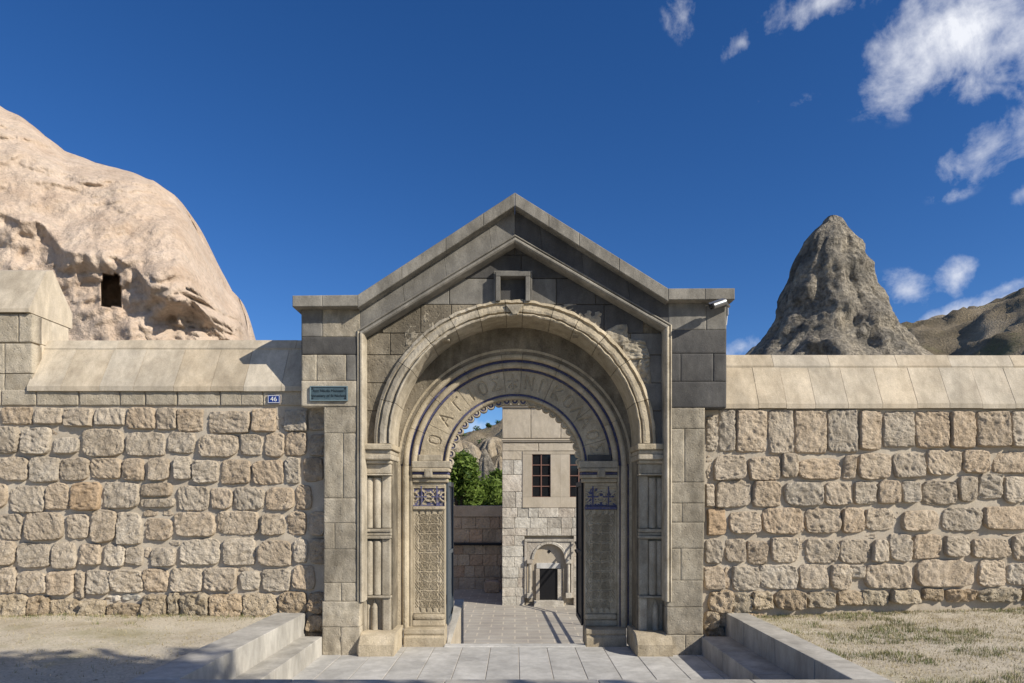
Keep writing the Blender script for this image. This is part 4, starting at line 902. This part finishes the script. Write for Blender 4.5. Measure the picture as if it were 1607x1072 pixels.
def spire(name, label, Y, sil, m, amp, nseg=90, nh=90, zb=-1.8, fr_=1.0):
    """sil: list of (py, left px, right px) from the tip down"""
    sc = (D + Y) / F; V = []; Fc = []
    for j in range(nh + 1):
        py = sil[0][0] + (sil[-1][0] - sil[0][0]) * (j / nh) ** .9
        l = interp([(a, b_) for a, b_, c_ in sil], py); r_ = interp([(a, c_) for a, b_, c_ in sil], py)
        cx, rad = ((l + r_) / 2 - 808) * sc, (r_ - l) / 2 * sc * .98; zc = H + (790 - py) * sc
        for i in range(nseg):
            a = 2 * math.pi * i / nseg; x, y = math.cos(a), math.sin(a)
            q = 1 + amp * fbm((x * 1.5 + 3, y * 1.5, zc * .22 * fr_), 1.3, 5) * (1.0 if abs(y) > .35 else .6)
            q -= amp * .6 * abs(noise.noise(Vector((x * 3.2, y * 3.2, zc * .35 * fr_ + 5)))) + amp * .7 * (1 - min(1, 5 * abs(noise.noise(Vector((x * 2.6, y * 2.6, zc * .07 + 9)))))) * min(1, j / 25)
            V.append((cx + rad * x * q, Y + rad * .9 * y * q, zc))
    for j in range(nh):
        for i in range(nseg): k = (i + 1) % nseg; Fc.append([j * nseg + i, (j + 1) * nseg + i, (j + 1) * nseg + k, j * nseg + k])
    Fc.append(list(range(nseg))[::-1]); Fc.append([nh * nseg + i for i in range(nseg)])
    o = mk(name, V, [f[::-1] for f in Fc], m, smooth=True); tag(o, label, 'rock'); return o
spire('rock_pinnacle', 'tall dark lichen-covered cone of rock behind the wall', 34, [(340, 1299, 1313), (343, 1294, 1320), (352, 1290, 1325), (360, 1279, 1328), (376, 1264, 1341), (388, 1258, 1354), (412, 1247, 1357), (425, 1241, 1369), (445, 1233, 1371), (470, 1225, 1384), (500, 1218, 1398), (530, 1198, 1415), (557, 1178, 1432), (620, 1140, 1480), (845, 1040, 1620)], 'spire', .15, 140, 150, zb=0, fr_=1.8)
spire('rock_pinnacle', 'small pale rock cone on the hillside above the trees', 52, [(704, 759, 762), (715, 754, 768), (735, 748, 778), (760, 744, 782), (800, 738, 792)], 'spire', .25, 40, 30)
spire('rock_pinnacle', 'low broken rock beside the small cone on the hillside', 55, [(716, 782, 786), (726, 776, 794), (745, 770, 806), (800, 756, 830)], 'tan', .3, 40, 30)

spire('rock_ledge', 'pale broken ledge of rock under the hilltop', 78, [(691, 716, 728), (696, 706, 742), (704, 700, 752), (722, 690, 764)], 'tan', .35, 50, 30)
spire('rock_ledge', 'pale rock ledge above the small rock cone', 84, [(686, 768, 780), (692, 756, 794), (702, 748, 806), (720, 740, 820)], 'tan', .35, 50, 30)
spire('rock_ledge', 'grey crag beside the tall green tree', 60, [(704, 728, 738), (712, 720, 746), (730, 714, 754), (760, 706, 764)], 'spire', .35, 50, 30)
# ================================================================== COURTYARD
ZC = -1.5; YB = 13.8; YCW = 17.8
mk('courtyard_floor', [(-12, .6, ZC), (14, .6, ZC), (14, 20, ZC), (-12, 20, ZC), (-12, .6, ZC - .2), (14, .6, ZC - .2), (14, 20, ZC - .2), (-12, 20, ZC - .2)], [[0, 1, 2, 3], [7, 6, 5, 4], [0, 4, 5, 1], [1, 5, 6, 2], [2, 6, 7, 3], [3, 7, 4, 0]], 'pavers', kind='structure')
t = thing('stone_cheek', 'low sloping cream stone cheek beside the blue-grey gate leaf', 'stone', (-.80, 1.2, ZC))
pts_ = [(-.832, .68), (-.806, .68), (-.712, 1.72), (-.832, 1.72)]
V = [(x, y, (-.03 + (y - .68) * .365)) for x, y in pts_] + [(x, y, ZC + .02) for x, y in pts_]
Fc = [[0, 1, 2, 3], [7, 6, 5, 4]] + [[i, 4 + i, 4 + (i + 1) % 4, (i + 1) % 4] for i in range(4)]
mk('cheek_block', V, fixn(V, Fc), 'coping', t)
pts2 = [(-.834, .675), (-.802, .675), (-.706, 1.73), (-.834, 1.73)]
V = [(x, y, (-.028 + (y - .68) * .365)) for x, y in pts2] + [(x, y, (.002 + (y - .68) * .365)) for x, y in pts2]
mk('cheek_cap', V, fixn(V, [[3, 2, 1, 0], [4, 5, 6, 7]] + [[i, (i + 1) % 4, 4 + (i + 1) % 4, 4 + i] for i in range(4)]), 'step', t)
t = thing('yard_steps', 'stone steps going down from the gate into the courtyard', 'steps', (0, 2, ZC))
for i in range(9): box(t, 'tread', -1.4, 1.4, .57 + i * .33, .57 + (i + 1) * .33, ZC, -.166 * (i + 1) + .0, 'step', .006)
# railing whose shadow falls across the courtyard
t = thing('yard_railing', 'dark metal railing in the sunlit courtyard', 'railing', (2.4, 9.6, ZC))
for y0_ in (6.4, 8.2, 10.0, 11.8): cyl(t, 'post', (2.35 + (y0_ - 9) * -.04, y0_, ZC), (2.35 + (y0_ - 9) * -.04, y0_, ZC + 1.05), .03, .03, 'steel_dark', 8)
for zr in (1.05, .82): cyl(t, 'rail', (2.454, 6.4, ZC + zr), (2.238, 11.8, ZC + zr), .032, .032, 'steel_dark', 8)
cyl(t, 'rail', (2.238, 11.8, ZC + 1.05), (1.9, 13.7, ZC + 2.0), .032, .032, 'steel_dark', 8); cyl(t, 'rail', (2.238, 11.8, ZC + .82), (1.9, 13.7, ZC + 1.75), .032, .032, 'steel_dark', 8)
# --- the house across the court
hs_ = thing('stone_house', 'pale stone house with small paned windows across the courtyard', 'house', (3.5, YB + 2, ZC))
hx0 = PX(788, YB); HX1 = 9.0
def hb(n, a, b_, ya, yb, y0, m, par=None, ch=.008, y1=None): return box(par or hs_, n, PX(a, YB), PX(b_, YB), YB + y0, YB + (y1 or .3), PZ(yb, YB), PZ(ya, YB), m, ch)
box(hs_, 'wall', hx0 + .02, HX1, YB + .14, YB + 3, ZC, 5.25, 'bldg', 0)
rg = random.Random(9)
ybs = [797, 812, 829, 841, 857, 874, 890, 907, 922, 936, 951]
for r_, (ya, yb) in enumerate(zip(ybs, ybs[1:])):
    x = 788 - 0.0
    while x < 960:
        wd = rg.uniform(15, 34); xe = min(x + wd, 960)
        segs_ = [(x, xe)]
        if ya >= 841: segs_ = [(a, min(b_, 823)) for a, b_ in segs_ if a < 823] + [(max(a, 900), b_) for a, b_ in segs_ if b_ > 900]
        for a, b_ in segs_:
            if b_ - a > 3: ash(hs_, 'stone_block', PX(a, YB), PX(b_, YB), PZ(yb, YB), PZ(ya, YB), YB + rg.uniform(-.012, .012), YB + .2, 'lime', .006, 13, .004)
        x = xe
# smooth dressed upper storey
for (ya, yb, cuts) in [(640, 688, [788, 833, 880, 930, 980]), (695, 708, [788, 845, 905, 980]), (708, 722, [788, 821]), (722, 745, [788, 806, 821]), (745, 772, [788, 821]), (772, 797, [788, 809, 821]), (615, 632, [788, 850, 920, 980])]:
    for a, b_ in zip(cuts, cuts[1:]): ash(hs_, 'dressed_slab', PX(a, YB), PX(b_, YB), PZ(yb, YB), PZ(ya, YB), YB + .0, YB + .2, 'bldg' if ya < 720 else 'lime', .005, 15, .006)
hb('cornice_band', 786.5, 985, 632, 636, -.10, 'bldg', y1=.1); hb('cornice_band', 787, 985, 636.2, 639.6, -.05, 'bldg', y1=.1)
hb('string_course', 787, 985, 689, 691.5, -.06, 'bldg', y1=.1); hb('string_course', 787.3, 985, 691.7, 694, -.03, 'bldg', y1=.1)
def window(a, b_):
    y0, y1 = 713, 780
    hb('window_surround', a - 15, b_ + 15, 708.3, y0, -.015, 'bldg'); hb('window_surround', a - 15, a, y0 + .2, y1, -.015, 'bldg'); hb('window_surround', b_, b_ + 15, y0 + .2, y1, -.015, 'bldg')
    hb('window_surround', a - 15, b_ + 15, y1 + .2, 796.7, -.015, 'bldg')
    wf = hb('window', a, b_, y0, y1, .05, 'recess_shade', ch=0, y1=.07)
    n = wf
    for k in range(2):
        for q in range(4):
            xa = a + (b_ - a) * k / 2; za = y0 + (y1 - y0) * q / 4
            hb('pane', xa + .8, xa + (b_ - a) / 2 - .8, za + .8, za + (y1 - y0) / 4 - .8, .040, 'glass', wf, 0, .049)
    for q in range(5): za = y0 + (y1 - y0) * q / 4; hb('glazing_bar', a, b_, za - .7 if q else za, za + .7 if q < 4 else za, .015, 'wood', wf, 0, .039)
    for k in range(3): xa = a + (b_ - a) * k / 2; hb('glazing_bar', xa - .8 if k else xa, xa + .8 if k < 2 else xa, y0, y1, .010, 'wood', wf, 0, .0145)
window(835, 864); window(894, 923)
# niche fountain: framed arch with two colonettes over an opening whose shade is a black sheet
hb('niche_frame', 823, 900, 846, 850, -.05, 'lime'); hb('niche_frame', 823, 827, 850.2, 938, -.04, 'lime'); hb('niche_frame', 896, 900, 850.2, 938, -.04, 'lime')
nb = hb('niche_back', 827.2, 895.8, 850.2, 945, .10, 'bldg', y1=.2)
cxn, czn = PX(862, YB), PZ(878, YB); rn = 24 * (D + YB) / F
V = []; n = 24                            # spandrel plate with the arch cut out
for i in range(n + 1):
    a = math.pi * i / n; V.append((cxn + rn * math.cos(a), YB - .01, czn + rn * math.sin(a)))
xa, xb, zt_ = PX(827.4, YB), PX(895.6, YB), PZ(850.4, YB)
for i in range(n + 1):
    a = math.pi * i / n; V.append((xb if a < .8 else (xa if a > math.pi - .8 else cxn + (xb - cxn) * (math.cos(a) / math.cos(.8))), YB - .01, min(zt_, czn + (zt_ - czn) * (math.sin(a) / math.sin(.8) if (a < .8 or a > math.pi - .8) else 1))))
m0 = len(V); V += [(x, y + .11, z) for x, y, z in V]
Fc = [[i, i + 1, n + 2 + i, n + 1 + i] for i in range(n)] + [[m0 + i + 1, m0 + i, m0 + n + 1 + i, m0 + n + 2 + i] for i in range(n)] + [[i + 1, i, m0 + i, m0 + i + 1] for i in range(n)]
mk('niche_arch', V, fixn(V, Fc), 'lime', hs_)
for i in range(9):                        # moulded ring of the arch
    a0, a1 = 20 * i + .5, 20 * i + 19.5; prf = [(rn, YB - .012), (rn + .01, YB - .05), (rn + .07, YB - .05), (rn + .09, YB - .012)]
    rev(hs_, 'niche_voussoir', prf, czn, a0, a1, 5, ['lime'], cx=cxn)
for s in (831.5, 892):
    cyl(hs_, 'niche_column', P(s, 930, YB - .05), P(s, 884, YB - .05), .055, .05, 'lime', 12); hb('niche_capital', s - 4.5, s + 4.5, 878, 884, -.13, 'lime', y1=.0); hb('niche_base', s - 4.5, s + 4.5, 930, 938, -.13, 'lime', y1=.0)
hb('niche_lintel', 842, 880, 884, 892.5, .05, 'paving', y1=.12)
hb('opening_shade', 847, 875, 893, 942, .085, 'black', y1=.098, ch=0)  # flat black sheet stands in for the shade inside the opening
for a, b_ in ((841, 846.8), (875.2, 882)): hb('niche_jamb', a, b_, 893, 942, .03, 'lime', y1=.12)
hb('niche_step', 838, 884, 942.3, 951.5, -.25, 'lime', y1=.2)
prism(hs_, 'vent', [tuple((P(862 + dx, 866 + dz, YB).x, P(862, 866 + dz, YB).z)) for dx, dz in ((-3, 0), (0, 3), (3, 0), (0, -3))], YB + .085, YB + .12, 'black', .004)
# --- wall at the back of the court, in the shade of the house
cw = thing('courtyard_wall', 'shaded brown block wall at the back of the courtyard', 'wall', (-3, YCW, ZC))
box(cw, 'wall_core', -11, 1.0, YCW + .06, YCW + .5, ZC, PZ(796, YCW), 'yard', 0)
box(cw, 'wall_coping', -11, 1.0, YCW - .03, YCW + .55, PZ(811, YCW), PZ(793.5, YCW), 'yard', .02)
rr_ = [811.5, 830, 852, 870, 888, 906, 926]
for ya, yb in zip(rr_, rr_[1:]):
    x = 640 + rg.uniform(0, 10)
    while x < 800:
        wd = rg.uniform(14, 26); ash(cw, 'wall_block', PX(x, YCW), PX(x + wd, YCW), PZ(yb, YCW), PZ(ya, YCW), YCW + rg.uniform(-.01, .01), YCW + .2, 'yard', .01, 17, .008); x += wd
t = thing('wall_pipe', 'dark metal pipe fixed along the shaded courtyard wall', 'pipe', (-3, YCW - .15, PZ(853.5, YCW)))
cyl(t, 'pipe', (-9, YCW - .12, PZ(853.5, YCW)), (.8, YCW - .12, PZ(853.5, YCW)), .055, .055, 'steel_dark', 10)
for xb_ in (-6, -3.6, -1.2): box(t, 'bracket', xb_ - .03, xb_ + .03, YCW - .12, YCW + .02, PZ(853.5, YCW) - .08, PZ(853.5, YCW) + .03, 'steel_dark', .004)
t = thing('stone_block', 'loose stone block lying at the foot of the shaded courtyard wall', 'stone', (PX(772, 16.8), 16.8, ZC))
stone(t, 'block', PX(760, 16.8), PX(784, 16.8), ZC, PZ(912, 16.8), 16.8, 17.3, 'yard', prot=.08, c=.2, amp=.02, seed=4)

# ================================================================== PLANTS
def leaf_mass(parent, name, blobs_, n, size, mats, seed, flat=.0):
    rg = random.Random(seed); V = []; Fc = []; idx = []
    tot = sum(b_[3] ** 2 for b_ in blobs_)
    for (bx_, by_, bz_, br) in blobs_:
        for _ in range(int(n * br * br / tot)):
            d = Vector((rg.gauss(0, 1), rg.gauss(0, 1), rg.gauss(0, 1))).normalized(); rr = br * rg.random() ** .42
            lump = 1 + .30 * noise.noise(d * 2.2 + Vector((bx_, by_, seed)))
            c = Vector((bx_, by_, bz_)) + Vector((d.x, d.y, d.z * .9)) * rr * lump
            a = Vector((rg.gauss(0, 1), rg.gauss(0, 1), rg.gauss(0, .6) - .3)).normalized(); b_ = a.cross(Vector((rg.gauss(0, 1), rg.gauss(0, 1), rg.gauss(0, 1)))).normalized()
            s = size * rg.uniform(.6, 1.3); k = len(V)
            V += [tuple(c - a * s), tuple(c + b_ * s * .42 - a * s * .1), tuple(c + a * s), tuple(c - b_ * s * .42 - a * s * .1)]
            Fc.append([k, k + 1, k + 2, k + 3]); idx.append(rg.randrange(len(mats)))
    return mk(name, V, Fc, mats, parent, midx=idx)
def limb(parent, name, pts, m='bark', n=8):
    V = []; Fc = []
    for q, (p, r_) in enumerate(pts):
        for i in range(n): a = 2 * math.pi * i / n; V.append((p[0] + r_ * math.cos(a), p[1] + r_ * math.sin(a), p[2]))
    for q in range(len(pts) - 1):
        for i in range(n): Fc.append([q * n + i, q * n + (i + 1) % n, (q + 1) * n + (i + 1) % n, (q + 1) * n + i])
    Fc.append(list(range(n))[::-1]); Fc.append([(len(pts) - 1) * n + i for i in range(n)])
    return mk(name, V, Fc, m, parent)
def bush(label, px, Y, ytop, w_px, n, seed, mats, size, cat='bush', zb=-1.7):
    sc = (D + Y) / F; x = (px - 808) * sc; zt = H + (790 - ytop) * sc; r_ = w_px * sc / 2; rg = random.Random(seed)
    t = thing('garden_tree' if cat == 'tree' else 'garden_bush', label, cat, (x, Y, zb))
    bl = [(x + rg.uniform(-.5, .5) * r_, Y + rg.uniform(-.5, .5) * r_, zt - r_ * rg.uniform(.75, 1.5), r_ * rg.uniform(.5, .75)) for _ in range(7)] + [(x, Y, zt - r_ * .8, r_ * .8), (x, Y, zt - r_ * 1.6, r_ * .95)]
    leaf_mass(t, 'crown', bl, n, size, mats, seed)
    limb(t, 'trunk', [((x, Y, zb), .12), ((x + .05, Y, (zb + zt) / 2), .09), ((x, Y, zt - r_ * .7), .04)])
    for k in range(4):
        b_ = bl[k]; limb(t, 'branch', [((x, Y, (zb + zt) / 2 - .1), .05), (((x + b_[0]) / 2, (Y + b_[1]) / 2, (zt + zb) / 2 + .3), .035), ((b_[0], b_[1], b_[2]), .015)], n=6)
bush('tall leafy green tree beside the left edge of the arch opening', 724, 21, 704, 66, 6500, 1, ['leaf', 'leaf', 'leaf_dark'], .12, 'tree')
bush('bright green bush rising over the shaded courtyard wall', 764, 21.5, 744, 70, 6000, 2, ['leaf', 'leaf'], .12)
bush('small dark green tree below the rock cones', 780, 30, 735, 34, 2600, 3, ['leaf_dark', 'leaf'], .14, 'tree')
bush('low green bush beside the tall tree over the courtyard wall', 738, 22.5, 772, 46, 3600, 4, ['leaf', 'leaf_dark'], .12)
bush('pale green bush spilling over the top of the shaded courtyard wall', 748, 20.6, 766, 40, 3600, 14, ['leaf', 'leaf'], .10)
bush('light green bush against the corner of the pale house', 782, 20.2, 770, 34, 3000, 15, ['leaf', 'leaf'], .10)
bush('grey-green shrub on the slope between tree and rock cone', 735, 40, 738, 26, 1600, 6, ['leaf_dark', 'leaf_dark'], .16)
t = thing('pale_boulder', 'pale sandy boulder among the green bushes', 'rock', (PX(742, 28), 28, -1.7))
spire_o = None
stone(t, 'boulder', PX(722, 28), PX(768, 28), -1.7, PZ(752, 28), 28.2, 29.5, 'rock', prot=.5, c=.7, amp=.12, jit=.2, seed=8, nx=24, nz_=20)
# shrubs dotted over the hill seen through the arch
def hill_z(x, y):
    a = math.atan2(x, y + D); r_ = math.hypot(x, y + D); px = 808 + F * math.tan(a); e = skyline(px) / F * math.cos(a)
    s = max(0, min(1, (r_ - 42) / 88)); s = s * s * (3 - 2 * s); return -1.6 + s * (H + e * 134 + 1.6)
for k, (px, dd) in enumerate([(712, 120), (728, 108), (748, 126), (766, 116), (782, 128), (757, 96)]):
    a = math.atan((px - 808) / F); x, y = dd * math.sin(a), -D + dd * math.cos(a); z = hill_z(x, y); r_ = .45 + .15 * (k % 3)
    t = thing('hill_shrub', 'small dark shrub dotted on the dry hillside beyond the arch', 'shrub', (x, y, z - .8), 'shrubs on the far hillside')
    leaf_mass(t, 'foliage', [(x, y, z + .2, r_), (x + r_ * .7, y, z, r_ * .7)], 260, .16, ['leaf_dark'], 60 + k); limb(t, 'stem', [((x, y, z - .8), .1), ((x, y, z + .3), .04)], n=5)
# tree standing behind the photographer: its shade lies on the foreground
t = thing('shade_tree', 'broad leafy tree by the road shading the foreground', 'tree', (8.6, -11.5, .4))
rg = random.Random(31)
bl = [(4.7, -7.9, 6.5, .95), (3.7, -8.1, 6.7, .8), (5.6, -8.3, 6.4, .9)]
for _ in range(16):
    bl.append((6.9 + rg.uniform(-2.8, 3.0), -10.1 + rg.uniform(-1.7, 1.0), 6.6 + rg.uniform(-.5, 1.3), rg.uniform(.9, 1.3)))
leaf_mass(t, 'crown', bl, 17000, .14, ['leaf', 'leaf_dark'], 77)
limb(t, 'trunk', [((8.6, -11.5, .3), .26), ((8.4, -11.4, 2.4), .20), ((7.9, -11.0, 4.6), .15), ((7.2, -10.4, 6.6), .06)], n=12)
for b_ in bl[:10]: limb(t, 'branch', [((8.2, -11.2, 3.6), .10), ((8.2 * .5 + b_[0] * .5, -11.2 * .5 + b_[1] * .5, 5.2), .06), ((b_[0], b_[1], b_[2]), .02)], n=7)

# grass and litter
def grass():
    rg = random.Random(41); V = []; Fc = []; idx = []
    def tuft(x, y, green, k):
        z = gz(x, y)
        for _ in range(k):
            a = rg.uniform(0, 6.28); h = rg.uniform(.012, .04) * (1.2 if green else .8); l = rg.uniform(.01, .035); w_ = .0028
            ox, oy = rg.gauss(0, .022), rg.gauss(0, .022); bx_, by_ = x + ox, y + oy; n0 = len(V)
            px_, py_ = -math.sin(a) * w_, math.cos(a) * w_
            V.extend([(bx_ - px_, by_ - py_, z - .005), (bx_ + px_, by_ + py_, z - .005), (bx_ + math.cos(a) * l, by_ + math.sin(a) * l, z + h)])
            Fc.append([n0, n0 + 1, n0 + 2]); idx.append(1 if green and rg.random() < .75 else 0)
    def ok(x, y): return not (XL0 - .02 < x < XR0 + .02 and y > YF1 - .02)
    for _ in range(19000):
        x = rg.uniform(2.7, 8.5); y = rg.uniform(-4.2, .2)
        if not ok(x, y): continue
        gnn = noise.noise(Vector((x * .9, y * 1.4, 3))) + .6 * noise.noise(Vector((x * 2.6, y * 3.4, 8)))
        if gnn > .10: tuft(x, y, rg.random() < .7, 5)
        elif rg.random() < .6: tuft(x, y, False, 3)
    for _ in range(9000):
        x = rg.uniform(-8.5, -2.6); y = rg.uniform(-4.2, .2)
        if not ok(x, y): continue
        gnn = noise.noise(Vector((x * 1.1, y * 1.6, 13))) + .5 * noise.noise(Vector((x * 3, y * 3, 18)))
        edge = y > -.15
        if gnn > .50: tuft(x, y, rg.random() < .5, 4)
        elif rg.random() < (.6 if edge else .16): tuft(x, y, edge and rg.random() < .25, 3)
    for _ in range(1500):
        sd_ = rg.choice((-1, 1)); x = sd_ * rg.uniform(2.75, 8.5); y = .17 - abs(rg.gauss(0, .10))
        if ok(x, y): tuft(x, y, rg.random() < .35, 4)
    mk('grass', V, Fc, ['grass_dry', 'grass_green'], midx=idx, kind='stuff')
    V = []; Fc = []
    for _ in range(9000):
        x = rg.uniform(-8, 8); y = rg.uniform(-5, .2)
        if not ok(x, y): continue
        s = rg.uniform(.003, .010) * (2.0 if rg.random() < .03 else 1); z = gz(x, y); n0 = len(V)
        for a in range(5): th = a * 1.2566 + rg.random(); V.append((x + s * math.cos(th) * rg.uniform(.7, 1.2), y + s * math.sin(th), z - .002))
        V.append((x + rg.uniform(-.3, .3) * s, y, z + s * rg.uniform(.5, .9)))
        Fc += [[n0 + a, n0 + (a + 1) % 5, n0 + 5] for a in range(5)]
    mk('gravel', V, Fc, 'rubble_low', kind='stuff')
grass()
